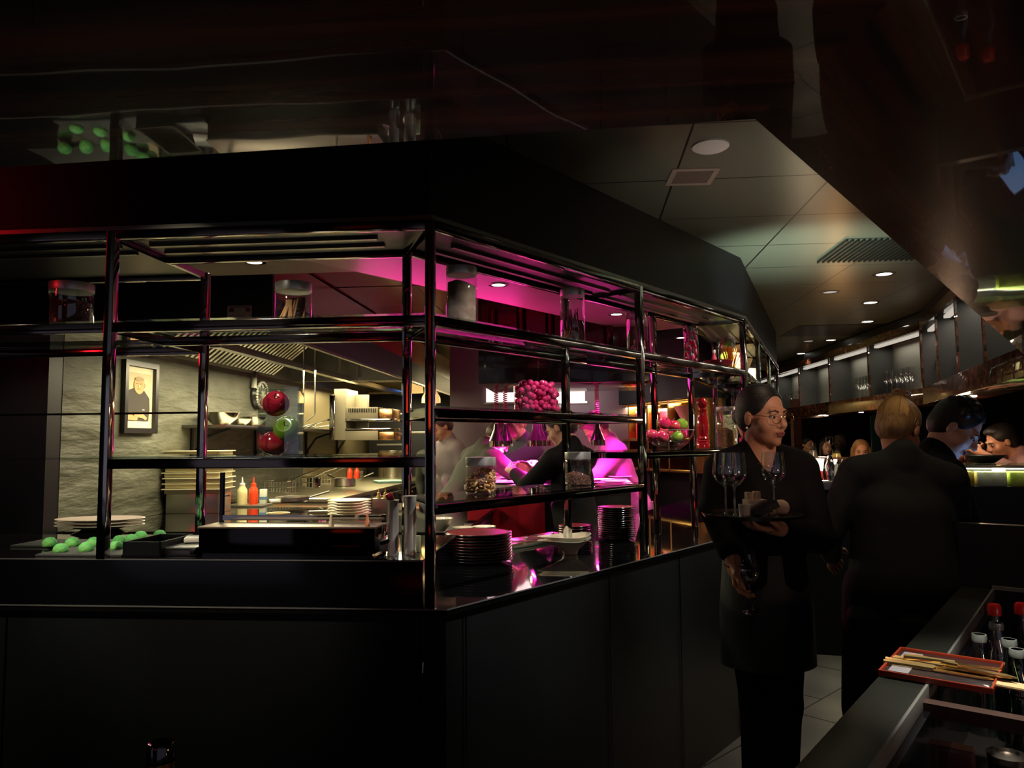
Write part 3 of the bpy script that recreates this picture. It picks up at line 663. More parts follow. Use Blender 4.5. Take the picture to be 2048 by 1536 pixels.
stack(lambda: plate(.136, .011, DPLATE, RPLATE), 'round_plate', L, 10, .0112, lambda i, n: 'wine-red topped plate, '+ordn(i, n)+' in the stack beside the corner post', 'plate', 'red-topped plates stacked by the corner post')
L = onc(1234, 1078, CZ)
stack(lambda: plate(.092, .010, DPLATE, RPLATE), 'side_plate', L, 15, .0102, lambda i, n: 'small black plate, '+ordt(i, n)+' in the tall stack by the second post', 'plate', 'small black plates in the tall stack')
L = onc(1150, 1078, CZ)
stack(lambda: plate(.085, .009, DPLATE, RPLATE), 'side_plate', L, 6, .011, lambda i, n: 'small black plate, '+ordn(i, n)+' in the low stack behind the pouring bowls', 'plate', 'small black plates behind the sauce boats')
# pouring bowls
def pourbowl():
    t = thing('pouring_bowl', '', 'bowl'); mb = MB(); pr = [(.028, 0), (.03, .004), (.035, .02), (.062, .042), (.085, .058), (.083, .059), (.055, .042), (.02, .022), (0, .02)]
    mb.lathe(pr, n=40)
    for v_ in mb.bm.verts:
        k = max(0, (v_.co.z-.02)/.04)
        if v_.co.x < 0: f = max(0, -v_.co.x/.085)**1.5*k; v_.co.x -= f*.06; v_.co.y *= 1-.55*f; v_.co.z += f*.004
        if v_.co.x > 0: v_.co.z += (v_.co.x/.085)**2*.012*k; v_.co.x *= 1.08
    mb.out('bowl_body', CERAM, t, smooth=70); return t
L = onc(1140, 1108, CZ)
stack(pourbowl, 'pouring_bowl', L, 2, .017, lambda i, n: ['lower', 'upper'][i]+' of the two cream drop-shaped pouring bowls on the black counter', 'bowl', 'cream pouring bowls', rotz=.2)
for k, (px, py, z, r) in enumerate([(927, 1076, CZ, .05), (968, 1074, CZ, .055), (880, 1076, CZ, .06)]):
    o = MB().lathe([(0, 0), (.02, 0), (r*.8, .03), (r, .06), (r*.97, .06), (r*.7, .032), (0, .01)], n=28).out('white_bowl', CERAM, loc=onc(px, py+18, z)+Vector((0, 0, .03 if k < 2 else .07)))
    tag(o, ['white bowl with a pointed rim behind the left end of the red-topped plate stack', 'white bowl behind the middle of the red-topped plate stack', 'white bowl on top of the small steel pot by the corner post'][k], 'bowl')
pt = thing('steel_pot', 'small steel pot between the corner post and the red-topped plates', 'pot', onc(880, 1118, CZ)); MB().lathe([(0, 0), (.045, 0), (.048, .006), (.048, .066), (.051, .069), (.047, .069), (.044, .01), (0, .008)], n=28).out('pot_body', STEEL, pt)
MB().tube([(.047, 0, .05), (.075, 0, .055), (.09, 0, .05)], .004).out('handle', STEELD, pt)
tag(MB().box(-.03, .03, -.03, .03, 0, .055, .004).out('grey_tin', STEELD, loc=onc(868, 1160, CZ), rotz=.4), 'small dark metal tin at the foot of the corner post', 'tin')
# sunken pans in the counter behind the plates
gp = thing('sunken_pan_rail', 'stainless rail of small lidded pans set in the counter behind the plates', 'pan rail', RF.w(1.05, .62, CZ), RF.a)
MB().box(-.55, .55, -.09, .09, .0, .012, .002).out('frame', STEEL, gp)
for i in range(5): MB().box(-.50+.205*i, -.32+.205*i, -.07, .07, .012, .02, .003).out('pan_lid', mat('pan lid steel', (.62, .5, .36), .25, 1), gp)
for i in range(5): MB().ell((-.41+.205*i, 0, .024), (.008, .008, .006)).out('lid_knob', CHROME, gp)
cb = MB().tube([atZ(862, 1168, 1.01), atZ(866, 1180, .99), atZ(862, 1196, .978)+Vector((0, -.01, 0)), atZ(855, 1215, .93)+Vector((0, -.06, 0)), Vector((CRN[0]-.02, CRN[1]-.03, .80))], .003).out('cable', BLKM)
tag(cb, 'thin grey cable hanging over the counter edge at the corner post', 'cable')

# ---- raised ledge on the left
TZ = 1.113
def ledge(px, py): return atZ(px, py, TZ)
def slate(px0, px1, py0, py1, lab):
    a = KF.I @ ledge(px0, py1); b_ = KF.I @ ledge(px1, py1); c = KF.I @ ledge((px0+px1)/2, py0)
    w = b_.x-a.x; d = c.y-a.y; p = KF.w((a.x+b_.x)/2, (a.y+c.y)/2, TZ)
    return tag(MB().box(-w/2, w/2, -d/2, d/2, 0, .007, .002).out('slate_board', SLATE, loc=p, rotz=KF.a), lab, 'slate board')
slate(70, 246, 1095, 1113, 'front grey slate board with green domes on the raised ledge')
slate(20, 235, 1082, 1094.5, 'rear dark slate board behind the first one on the raised ledge')
GM = [mat('green sugar dome', (.08, .42, .14), .75, noise=((9, 9, 9), (.22, .60, .12), .35, .7), bump=((90, 90, 90), .7, .004)), mat('mint sugar dome', (.06, .36, .2), .75, bump=((90, 90, 90), .7, .004))]
dm = [(99, 1092, 'at the far left of the rear slate'), (144, 1092, 'second from the left on the rear slate'), (121, 1104, 'at the left of the front slate'), (172, 1102, 'in the middle of the front slate'), (187, 1092, 'just left of the first post on the rear slate'), (232, 1098, 'right of the post, nearest the black box'),
      (238, 1089, 'behind the dome nearest the black box'), (262, 1084, 'third from the right in the diagonal row behind the black box'), (281, 1078, 'second from the right behind the black box'), (319, 1077, 'rightmost behind the black box')]
g0 = None
for px, py, lb in dm:
    if g0 is None: o = g0 = MB().lathe([(0, 0), (.020, 0), (.0225, .006), (.020, .018), (.012, .027), (0, .030)], n=22).out('green_dome', GM[0])
    else: o = g0.copy(); COL.objects.link(o)
    o.location = atZ(px, py, TZ+.007); o.scale = (1, 1, rnd.uniform(.85, 1.05)); tag(o, 'green sugar-dusted dome cake '+lb, 'cake', 'green dome cakes')
    if px < 250 and py < 1108: pass
L = ledge(200, 1066)
st = tag(MB().lathe([(0, 0), (.10, 0), (.07, .012), (.06, .02), (0, .02)], n=28).out('plate_stand', BLK, loc=L), 'low black stand under the oval platters', 'stand')
stack(lambda: plate(.165, .010, mat('rosy cream porcelain', (.62, .50, .42), .25), None, 'oval', sy=.62), 'oval_platter', L+Vector((0, 0, .020)), 3, .012, lambda i, n: 'large cream oval platter, '+['lowest', 'middle one', 'topmost'][i]+' of the three on the black stand', 'platter', 'oval platters', rotz=.05)
a = KF.I @ ledge(245, 1114); b_ = KF.I @ ledge(322, 1114); 
bx = thing('black_tray', 'open black rectangular tray on the raised ledge', 'tray', KF.w((a.x+b_.x)/2, a.y+.10, TZ), KF.a)
w = (b_.x-a.x)/2
t = MB(); t.box(-w, w, -.10, -.094, 0, .045); t.box(-w, w, .094, .10, 0, .045); t.box(-w, -w+.006, -.1, .1, 0, .045); t.box(w-.006, w, -.1, .1, 0, .045); t.box(-w, w, -.1, .1, 0, .005); t.out('tray_body', BLKM, bx)
a = KF.I @ ledge(328, 1112); b_ = KF.I @ ledge(392, 1112)
sb = thing('flat_steel_box', 'flat hinged steel box between the black tray and the warmer', 'box', KF.w((a.x+b_.x)/2, a.y+.09, TZ), KF.a); w = (b_.x-a.x)/2
MB().box(-w, w, -.09, .09, 0, .018, .003).out('box_body', STEELD, sb); MB().box(-w, w, -.09, .09, .019, .026, .003).out('box_lid', mat('grey steel sheet', (.35, .35, .35), .4, 1), sb); MB().tube([(w-.012, -.095, .013), (w, -.095, .013)], .007, 10).out('hinge_knob', BLK, sb)
nk = MB().box(-.045, .045, -.03, .03, 0, .016, .006)
for v_ in nk.bm.verts: v_.co.z += .008*math.sin(70*v_.co.x+2)+.006*math.cos(60*v_.co.y)
tag(nk.out('folded_napkin', WHITE_P, loc=KF.w((a.x+b_.x)/2+.0, a.y+.12, TZ+.035), rotz=.3), 'crumpled white napkin lying on the flat steel box', 'napkin')
# plate warmer (polished black steel box) with its guard frame
a = KF.I @ ledge(393, 1113); b_ = KF.I @ ledge(752, 1113)
wb = thing('steel_warmer', 'long polished dark steel warmer box with a glass guard frame on the ledge', 'food warmer', KF.w(a.x, a.y+.01, TZ), KF.a); w = b_.x-a.x
DS = mat('polished black steel', (.045, .04, .04), .07, 1)
MB().box(0, w, 0, .12, .008, .083, .003).out('warmer_body', DS, wb)
MB().box(-.003, w+.003, -.003, .123, .083, .088, .001).out('top_cover', mat('pale warm steel', (.34, .26, .20), .35, .6), wb)
MB().box(.01, w-.01, .005, .115, 0, .008).out('plinth', BLK, wb)
MB().box(w, w+.045, .02, .11, .012, .045, .003).out('side_drawer', STEEL, wb); MB().tube([(w+.01, .02, .035), (w+.05, .02, .05)], .006, 10).out('side_knob', CHROME, wb)
for i, xx in enumerate((.478, .643)): MB().lathe([(.008, 0), (.003, .036), (0, .037)], (xx*w/.645 if False else (atF(KF, (662, 734)[i], 1045, a.y+.02).x-a.x), .012, .088), 14).out('cone_foot', mat('orange plastic cone', (.8, .3, .14), .4) if i else mat('cream plastic cone', (.75, .6, .42), .4), wb)
fr = thing('glass_guard', 'chrome-framed glass guard standing behind the long warmer', 'glass guard', KF.w(a.x, a.y+.16, TZ), KF.a)
gz = atF(KF, 395, 945, a.y+.16).z-TZ
MB().box(-.008, .004, -.006, .006, 0, gz).out('upright', DS, fr); MB().box(w-.02, w-.008, -.006, .006, 0, .11).out('short_upright', DS, fr)
MB().box(-.008, w-.01, -.006, .006, .092, .108).out('bottom_rail', CHROME, fr)
# steel canisters at the right end of the ledge
for k, (px, py, r, hh) in enumerate([(786, 1111, .0165, .165), (820, 1108, .019, .175)]):
    c_ = thing('steel_canister', ['narrow steel canister with red-tipped tool, left of the rear corner post', 'wider steel canister right of the rear corner post'][k], 'canister', KF.w(*(lambda q: (q.x, q.y))(KF.I @ ledge(px, py)), TZ))
    MB().lathe([(0, 0), (r*1.1, 0), (r*1.1, .006), (r, .01), (r, hh-.004), (r*1.12, hh), (r*.9, hh)], n=24).out('canister_body', mat('bright canister steel', (.80, .76, .68), .36, .8), c_)
    if k == 0: MB().box(-.011, .011, -.005, .005, 0, .026, .004, M=Matrix.Translation((-.004, 0, hh-.004)) @ Matrix.Rotation(-.45, 4, 'Y')).out('tool_head', mat('red plastic', (.6, .02, .05), .3), c_)
tag(MB().box(-.012, .012, -.006, .006, 0, .05, .002).out('label_card', mat('cream card', (.7, .66, .42), .6), loc=KF.w(*(lambda q: (q.x, q.y))(KF.I @ ledge(833, 1104)), TZ)), 'small cream card standing right of the steel canisters', 'card')
tag(MB().box(-.02, .02, -.012, .012, 0, .018, .006).out('pink_packet', mat('pink foil', (.75, .05, .15), .35, noise=((60, 60, 60), (.85, .5, .5), .45, .55)), loc=atZ(645, 1046, 1.032)), 'small pink packet lying on the black work counter', 'packet')
# ============================================================ inside the kitchen
KZ = 1.03
wc = thing('work_counter', 'black glossy kitchen work counter behind the display ledge', 'counter', KF.w(WX, 1.0, 0), KF.a)
MB().box(.002, 1.98, .36, 2.03, 0, KZ-.02).out('counter_body', BLKM, wc); MB().box(.002, 2.0, .34, 2.03, KZ-.02, KZ).out('worktop', COUNTER, wc)
# range line along the left wall
rx = atZ(640, 1005, KZ+.03); rl = KF.I @ rx
rg = thing('cooking_range', 'long steel cooking range along the left wall with black front', 'cooking range', KF.w(WX, 3.05, 0), KF.a)
RW = rl.x-WX
MB().box(.003, RW, 0, 3.95, 0, KZ, .004).out('range_body', BLK, rg); MB().box(.003, RW+.01, -.005, 3.95, KZ, KZ+.03, .003).out('range_top', mat('worn steel top', (.55, .50, .34), .3, 1, bump=((30, 30, 4), .2, .004)), rg)
for i in range(7): MB().tube([(RW+.004, .3+.4*i, KZ-.08), (RW+.03, .3+.4*i, KZ-.08)], .016, 12).out('control_knob', STEELD, rg)
MB().tube([(RW+.035, .15, KZ-.03), (RW+.035, 3.1, KZ-.03)], .007).out('front_rail', STEEL, rg)
MB().ell((RW+.004, 1.3, KZ-.13), (.004, .01, .01)).out('pilot_light', mat('teal pilot light', (0, .3, .2), .3, em=(.1, 1, .6), es=3), rg)
RZ = KZ+.031
def onr(px, py): return atZ(px, py, RZ)
def wbas(px, py, lab, rz):
    t = thing('fry_basket', lab, 'fry basket', onr(px, py), rz); g = MB(); r = .0030
    for z in (0, .045, .09):
        g.tube([(-.06, -.1, z), (.06, -.1, z), (.06, .1, z), (-.06, .1, z), (-.06, -.1, z)], r*1.3, 5)
    for i in range(6):
        x = -.06+.024*i; g.tube([(x, -.1, .09), (x, -.1, 0), (x, .1, 0), (x, .1, .09)], r, 4)
    for i in range(8):
        y = -.1+.0286*i; g.tube([(-.06, y, .09), (-.06, y, 0), (.06, y, 0), (.06, y, .09)], r, 4)
    g.out('wire_body', STEEL, t); MB().tube([(0, -.1, .09), (0, -.2, .14), (0, -.3, .17)], .006, 8).out('handle', STEELD, t); return t
wbas(560, 985, 'wire fry basket tilted beside the squeeze bottles', 1.3); wbas(605, 975, 'wire fry basket in the middle of the range', 1.6); wbas(590, 968, 'rear wire fry basket by the pink container', 1.5); wbas(640, 968, 'wire fry basket nearest the saucepan', 1.8)
def pan(px, py, r, hh, lab, hd_, m=STEEL, z=None):
    t = thing('saucepan' if hh > .05 else 'frying_pan', lab, 'pan', onr(px, py) if z is None else atZ(px, py, z))
    MB().lathe([(0, 0), (r*.9, 0), (r, .008), (r, hh), (r*1.03, hh+.002), (r*.97, hh), (r*.95, .01), (0, .008)], n=32).out('pan_body', m, t)
    MB().tube([(r*math.cos(hd_), r*math.sin(hd_), hh*.85), (2.2*r*math.cos(hd_), 2.2*r*math.sin(hd_), hh+.03)], .007, 8).out('handle', STEELD, t); return t
pan(690, 972, .10, .07, 'wide steel saucepan at the right of the range', 2.6); pan(585, 1003, .11, .03, 'shallow steel pan at the front of the range', .3); pan(628, 974, .06, .08, 'small steel pot near the hanging ladles', 1.5, BRONZE); pan(712, 962, .08, .05, 'steel pan at the back of the range', 0.2)
pan(725, 950, .07, .07, 'steel insert pot by the green cloth', 2)
po = thing('tall_stock_pot', 'tall steel stock pot below the grey broiler side', 'stock pot', KF.w(WX+.42, 6.3, RZ)); MB().lathe([(0, 0), (.17, 0), (.17, .3), (.18, .305), (.165, .3), (.16, .02), (0, .02)], n=32).out('pot_body', STEEL, po)
MB().tube([(.165, 0, .22), (.21, .03, .22), (.21, .07, .22), (.16, .09, .22)], .007).out('handle', STEEL, po)
tn = thing('serving_tongs', 'pair of steel tongs lying at the front of the range', 'tongs', onr(618, 1000)); 
for s in (-1, 1): MB().tube([(-.14, s*.004, .005), (0, s*.02, .008), (.13, s*.012, .006)], .005, 6).out('arm', CHROME, tn)
tag(MB().box(-.10, .10, -.05, .05, 0, .02, .008).out('folded_cloth', WHITE_P, loc=onr(570, 1004), rotz=.4), 'white folded cloth under the pan at the front of the range', 'cloth')
tag(MB().box(-.13, .13, -.13, .13, 0, .022, .01).out('green_cloth', mat('mint cloth', (.30, .55, .42), .8, bump=((20, 20, 20), .8, .01)), loc=onr(778, 965), rotz=.4), 'mint green cloth on the range near the rear corner post', 'cloth')
# squeeze bottles on a steel tray
TY = 5.0
def kz(px, py): return atZ(px, py, KZ)
tr_ = thing('steel_tray', 'shallow steel tray under the squeeze bottles', 'tray', kz(498, 1012), KF.a); MB().box(-.13, .13, -.09, .09, 0, .012, .003).out('tray_body', mat('pale steel', (.75, .75, .65), .3, 1), tr_)
def squeeze(loc, m, lab, r=.03, hh=.12, liq=None):
    t = thing('squeeze_bottle', lab, 'squeeze bottle', loc)
    MB().lathe([(0, 0), (r, 0), (r, hh*.5), (r*.95, hh*.72), (r*.5, hh*.9), (r*.5, hh*.93), (0, hh*.93)], n=24).out('bottle_body', m, t)
    MB().lathe([(r*.55, hh*.93), (r*.55, hh*1.03), (r*.2, hh*1.06), (r*.1, hh*1.35), (0, hh*1.35)], n=16).out('nozzle', liq or m, t); return t
L0 = kz(498, 1012); CRM = mat('cream sauce plastic', (.78, .70, .36), .3); RDP = mat('red orange plastic', (.85, .07, .02), .3)
squeeze(L0+KF.w(-.05, 0, .013)-KF.w(0, 0, 0), CRM, 'cream squeeze bottle with white nozzle on the steel tray', .034, .135, WHITE_P)
squeeze(L0+KF.w(.03, 0, .013)-KF.w(0, 0, 0), RDP, 'bright red squeeze bottle on the steel tray', .031, .135)
tb = thing('white_carton', 'small white carton with blue band beside the red squeeze bottle', 'carton', L0+KF.w(.10, 0, .013)-KF.w(0, 0, 0)); MB().box(-.022, .022, -.015, .015, 0, .10, .003).out('carton_body', mat('pale carton', (.75, .78, .66), .5), tb); MB().box(-.0225, .0225, -.0155, .0155, .03, .05).out('band', mat('blue band', (.12, .25, .4), .5), tb)
for k, px in enumerate((700, 714)): squeeze(atZ(px, 957, RZ+.09), RDP, ['left', 'right'][k]+' of the two red squeeze bottles at the back of the range', .024, .09)
tag(MB().box(-.12, .12, -.08, .08, 0, .085, .004).out('steel_bin', STEELD, loc=onr(707, 957)), 'steel bin under the two red squeeze bottles', 'bin')
tag(MB().lathe([(0, 0), (.045, 0), (.057, .045), (.062, .047), (.062, .052), (.055, .051), (.045, .012), (0, .01)], n=32).out('cream_tub', mat('translucent cream plastic', (.80, .72, .45), .4), loc=kz(556, 1045)), 'cream plastic tub with brown dip on the black work counter', 'tub')
stack(lambda: plate(.125, .013, mat('ivory glaze', (.80, .72, .50), .2)), 'dinner_plate', kz(699, 1032), 6, .0155, lambda i, n: 'ivory dinner plate, '+ordn(i, n)+' in the stack behind the warmer', 'plate', 'ivory dinner plates')
ic = thing('sauce_caddy', 'steel and red caddy holding yellow sauce bottles behind the ivory plates', 'caddy', kz(757, 1028)+Vector((0, .12, 0))); MB().box(-.05, .05, -.05, .05, 0, .085, .003).out('caddy_body', STEEL, ic); MB().box(.0505, .056, -.05, .05, 0, .09).out('red_side', PR, ic)
for k in range(2): squeeze(ic.location+Vector((-.02+.04*k, 0, .03)), mat('mustard plastic', (.55, .42, .10), .3), ['left', 'right'][k]+' yellow sauce bottle in the steel and red caddy', .018, .085)
sd = thing('soap_dispenser', 'black pump soap dispenser on the work counter by the stone wall', 'soap dispenser', kz(293, 1030)); MB().lathe([(0, 0), (.026, 0), (.026, .11), (.02, .118), (0, .118)], n=24).out('bottle', BLKM, sd); MB().lathe([(.006, .118), (.006, .15), (0, .15)], n=12).out('pump', STEEL, sd); MB().box(-.03, .008, -.005, .005, .15, .158, .002).out('spout', BLKM, sd)
tp = thing('water_tap', 'chrome tap with blue light beside the stacked cream trays', 'tap', kz(378, 1022)); MB().tube([(0, 0, 0), (0, 0, .10), (-.02, -.02, .13), (-.06, -.05, .12)], .009).out('tap_body', CHROME, tp); MB().box(-.035, -.01, -.03, -.026, .08, .10).out('blue_display', mat('blue display', (0, .1, .3), .3, em=(.05, .35, 1), es=3), tp)
# stacked cream trays
def creamtray():
    t = thing('cream_tray', '', 'tray'); mb = MB(); mb.box(-.165, .165, -.12, .12, 0, .026, .003); mb.box(-.178, .178, -.135, .135, .024, .030, .001); mb.out('tray_body', mat('cream plastic', (.78, .72, .48), .45), t); return t
L = atZ(398, 1024, KZ); MBX = thing('steel_container', 'large steel container under the stacked cream trays', 'container', L, KF.a+.12); MB().box(-.16, .16, -.11, .11, 0, .12, .005).out('container_body', STEEL, MBX); MB().tube([(.16, -.04, .1), (.185, 0, .1), (.16, .04, .1)], .005).out('handle', STEELD, MBX)
stack(creamtray, 'cream_tray', L+Vector((0, 0, .121)), 8, .033, lambda i, n: 'cream plastic tray, '+ordn(i, n)+' of the stack by the stone wall', 'tray', 'stacked cream trays', rotz=KF.a+.12, jit=.004)
# wall shelf with bowls
a = atFx(KF, 363, 850, WX); b_ = atFx(KF, 690, 856, WX); SZ = a.z
ws = thing('wall_shelf', 'dark wall shelf on curved brackets along the stone wall', 'shelf', KF.w(WX, a.y, SZ), KF.a); LW = min(b_.y-a.y, 3.3)
MB().box(.001, .30, 0, LW, -.02, 0, .003).out('shelf_board', STEELD, ws)
for y in (.12, 1.1, 2.2, 3.1): MB().tube([(.012, y, -.24), (.03, y, -.18), (.10, y, -.08), (.27, y, -.025)], .012, 6).out('bracket', BLKM, ws); MB().box(.002, .014, y-.012, y+.012, -.26, -.02).out('bracket_plate', BLKM, ws)
def onsh(px, dx=.16): q = atFx(KF, px, 845, WX+dx); return KF.w(WX+dx, q.y, SZ+.001)
for k, (px, r, hh) in enumerate([(443, .115, .085), (478, .085, .05), (506, .10, .07)]):
    t = thing('steel_mixing_bowl', ['large steel mixing bowl, leftmost on the wall shelf', 'small steel bowl in the middle of the wall shelf', 'steel bowl beside the round wall ornament on the wall shelf'][k], 'bowl', onsh(px)); MB().lathe([(0, 0), (r*.45, 0), (r*.85, hh*.5), (r, hh), (r*1.04, hh), (r*.97, hh*.97), (r*.8, hh*.5), (0, .006)], n=32).out('bowl_body', mat('mirror steel', (.66, .62, .5), .12, 1), t)
for k in range(7):
    q = onsh(628+8*(k % 4)); t = thing('kitchen_utensil', 'steel kitchen utensil, '+ordn(k, 7)+' of the wall shelf heap', 'utensil', q+Vector((0, 0, .012+.010*k)), KF.a+.9+.16*k, 'utensils on the wall shelf'); t.rotation_euler = (0, -.12-.03*k, KF.a+.3+.14*k)
    MB().tube([(-.1, 0, 0), (.14, 0, 0)], .005, 8).out('shaft', STEEL, t); MB().tube([(.14, 0, 0), (.25, 0, 0)], .009, 8).out('grip', mat('red rubber', (.4, .05, .02), .5) if k % 2 else BLKM, t); MB().ell((-.14, 0, 0), (.05, .035, .008)).out('blade', STEEL, t)
wo = atFx(KF, 520, 790, WX+.03); R = .115
wt = thing('wall_ornament', 'round black and white scalloped plaque on the stone wall above the bowls', 'plaque', KF.w(WX, wo.y, wo.z), KF.a)
Mx = Matrix.Rotation(PI/2, 4, 'Y')
mb = MB(); mb.lathe([(0, .0), (R, 0), (R*1.02, .02), (R*.85, .05), (R*.8, .045), (0, .045)], n=40, M=Mx); mb.out('disc', mat('black enamel', (.02, .02, .02), .25), wt)
mb = MB()
for i in range(28):
    an = 2*PI*i/28; mb.ell((.05, R*.88*math.cos(an), R*.88*math.sin(an)), (.012, .010, .010), 8)
for i in range(8):
    an = 2*PI*i/8; mb.box(.045, .052, -.004, .004, .02, R*.7, M=Matrix.Rotation(an, 4, 'X'))
mb.lathe([(R*.3, .046), (R*.3, .055), (0, .056)], n=24, M=Mx); mb.out('white_relief', mat('ivory enamel', (.75, .74, .62), .3), wt)
mb = MB().tube([(.03, -R*1.0, R*.4), (.03, -R*.9, R*1.1), (.03, -R*.6, R*1.5)], .022, 10, .012).out('curved_arm', mat('ivory enamel'), wt)
# framed portrait
p0 = atFx(KF, 243, 718, WX); p1 = atFx(KF, 310, 722, WX); zt = p0.z; zb = atFx(KF, 236, 866, WX).z
pw = p1.y-p0.y; ph = zt-zb
pf = thing('framed_portrait', 'framed photo of a man in a dark chef jacket with folded arms', 'picture', KF.w(WX, p0.y, zb), KF.a)
def fl2(name, poly, d, m, par=pf, th=.0015):   # shapes lying in the picture plane: u along the wall, v up
    mb = MB(); mb.prism([(u, v) for u, v in poly], 0, th, M=Matrix(((0, 0, 1, d), (1, 0, 0, 0), (0, 1, 0, 0), (0, 0, 0, 1)))); return mb.out(name, m, par, smooth=0)
FB = mat('black frame', (.012, .010, .010), .3)
fr2 = MB(); t_ = .03
fr2.box(.001, .03, 0, pw, 0, t_); fr2.box(.001, .03, 0, pw, ph-t_, ph); fr2.box(.001, .03, 0, t_, t_, ph-t_); fr2.box(.001, .03, pw-t_, pw, t_, ph-t_); fr2.out('frame', FB, pf)
def R2d(u0, u1, v0, v1): return [(u0, v0), (u1, v0), (u1, v1), (u0, v1)]
def E2(cu, cv, ru, rv, n=24): return [(cu+ru*math.cos(2*PI*i/n), cv+rv*math.sin(2*PI*i/n)) for i in range(n)]
U = lambda x: t_+(pw-2*t_)*x
V = lambda y: t_+(ph-2*t_)*y
fl2('mat_board', R2d(U(0), U(1), V(0), V(1)), .006, mat('ivory mat board', (.85, .78, .55), .7))
fl2('photo_ground', R2d(U(0), U(.92), V(.12), V(.9)), .008, mat('photo beige', (.62, .52, .33), .7))
fl2('photo_jacket', [(U(0), V(.12)), (U(.84), V(.12)), (U(.88), V(.3)), (U(.86), V(.5)), (U(.66), V(.62)), (U(.5), V(.57)), (U(.3), V(.65)), (U(0), V(.58))], .010, mat('photo charcoal', (.045, .035, .03), .7))
SKP = mat('photo skin', (.62, .36, .16), .7); SKP2 = mat('photo skin shade', (.36, .18, .08), .7)
fl2('photo_head', E2(U(.47), V(.70), (pw-2*t_)*.19, (ph-2*t_)*.145), .012, SKP)
fl2('photo_hair', E2(U(.47), V(.80), (pw-2*t_)*.16, (ph-2*t_)*.035), .0138, mat('photo grey hair', (.40, .28, .15), .7))
fl2('photo_ear', E2(U(.66), V(.70), (pw-2*t_)*.03, (ph-2*t_)*.04), .0115, SKP2)
for u in (.39, .53): fl2('photo_eye', E2(U(u), V(.725), (pw-2*t_)*.045, (ph-2*t_)*.009, 10), .0138, SKP2)
fl2('photo_nose', E2(U(.46), V(.685), (pw-2*t_)*.03, (ph-2*t_)*.03, 10), .0138, mat('photo skin light', (.75, .48, .25), .7)); fl2('photo_mouth', E2(U(.46), V(.638), (pw-2*t_)*.07, (ph-2*t_)*.007, 10), .0138, SKP2)
fl2('photo_forearm', [(U(0), V(.13)), (U(.42), V(.125)), (U(.45), V(.18)), (U(.1), V(.23)), (U(0), V(.21))], .012, SKP)
fl2('photo_forearm', [(U(.3), V(.24)), (U(.62), V(.235)), (U(.78), V(.17)), (U(.72), V(.13)), (U(.62), V(.16)), (U(.3), V(.19))], .0132, SKP)
fl2('photo_badge', R2d(U(.6), U(.68), V(.295), V(.31)), .012, WHITE_P)
# notice on the hood end
q0 = atF(KF, 455, 612, YE-.004); q1 = atF(KF, 503, 642, YE-.004)
nt_ = thing('notice_sheet', 'small white instruction sheet with brown blocks on the black hood end', 'notice', KF.w(q0.x, YE-.001, q1.z-.03), KF.a)
w = q1.x-q0.x; h_ = q0.z-q1.z+.03
MB().box(0, w, -.004, -.001, 0, h_).out('sheet', mat('grey white sheet', (.40, .37, .33), .7), nt_)
for (u, v_) in ((.08, .72), (.75, .72), (.08, .1), (.7, .1)): MB().box(u*w, (u+.2)*w, -.0052, -.0042, v_*h_, (v_+.16)*h_).out('printed_block', mat('brown print', (.12, .03, .02), .7), nt_)
MB().box(.1*w, .9*w, -.0052, -.0042, .92*h_, .95*h_).out('printed_line', mat('brown print'), nt_); MB().tube([(.35*w, -.005, .5*h_), (.5*w, -.005, .58*h_), (.65*w, -.005, .5*h_)], .0012, 5).out('printed_drawing', mat('brown print'), nt_)
# ladles hanging from the hood
for k, (px, D) in enumerate([(607, 3.0), (630, 3.0)]):
    q = atF(KF, px, 800, D); t = thing('hanging_ladle', ['left', 'right'][k]+' of the two long steel ladles hanging from the hood', 'ladle', KF.w(q.x, D, 0), KF.a); z1 = 2.36; z0 = atF(KF, px, 828, D).z
    MB().tube([(0, 0, z0), (0, 0, z1)], .006, 8).out('shaft', STEEL, t); MB().tube([(0, 0, z0), (-.02, 0, z0-.02), (-.06, 0, z0-.05)], .004, 8).out('hook', STEEL, t)
for k, (px, D, y1) in enumerate([(680, 4.1, 745), (720, 4.2, 755)]):
    q = atF(KF, px, y1, D); t = thing('hood_lamp', ['nearer', 'farther'][k]+' white rod lamp hanging under the hood', 'lamp', KF.w(q.x, D, q.z), KF.a); MB().tube([(0, 0, 0), (0, 0, 2.36-q.z)], .012, 10).out('rod', WHITE_P, t); MB().tube([(0, 0, .02), (-.03, 0, .0), (-.02, 0, -.03), (0, 0, -.02)], .005).out('clip', WHITE_P, t)
# salamander broiler on the wall
q = atF(KF, 690, 812, 4.35); 
gb = thing('salamander_grill', 'steel salamander grill with slotted hood on the range wall', 'grill', KF.w(0, 4.35, 0), KF.a)
def rectF(p0, p1, y, dy, m, n, bev=.004):
    a = atF(KF, p0[0], p0[1], y); b = atF(KF, p1[0], p1[1], y); return MB().box(min(a.x, b.x), max(a.x, b.x), y-4.35, y-4.35+dy, min(a.z, b.z), max(a.z, b.z), bev).out(n, m, gb)
SLB = mat('salamander steel', (.24, .21, .14), .5, .4)
rectF((668, 778), (692, 880), 4.35, .35, SLB, 'side_panel'); rectF((692, 790), (735, 880), 4.62, .05, SLB, 'back_panel'); rectF((659, 790), (669, 880), 4.33, .03, CHROME, 'wall_bracket')
rectF((690, 815), (756, 838), 4.35, .35, SLB, 'upper_hood'); rectF((756, 818), (785, 838), 4.37, .3, mat('copper glow steel', (.55, .28, .12), .2, 1), 'upper_end'); rectF((690, 838), (785, 842), 4.34, .36, CHROME, 'upper_lip')
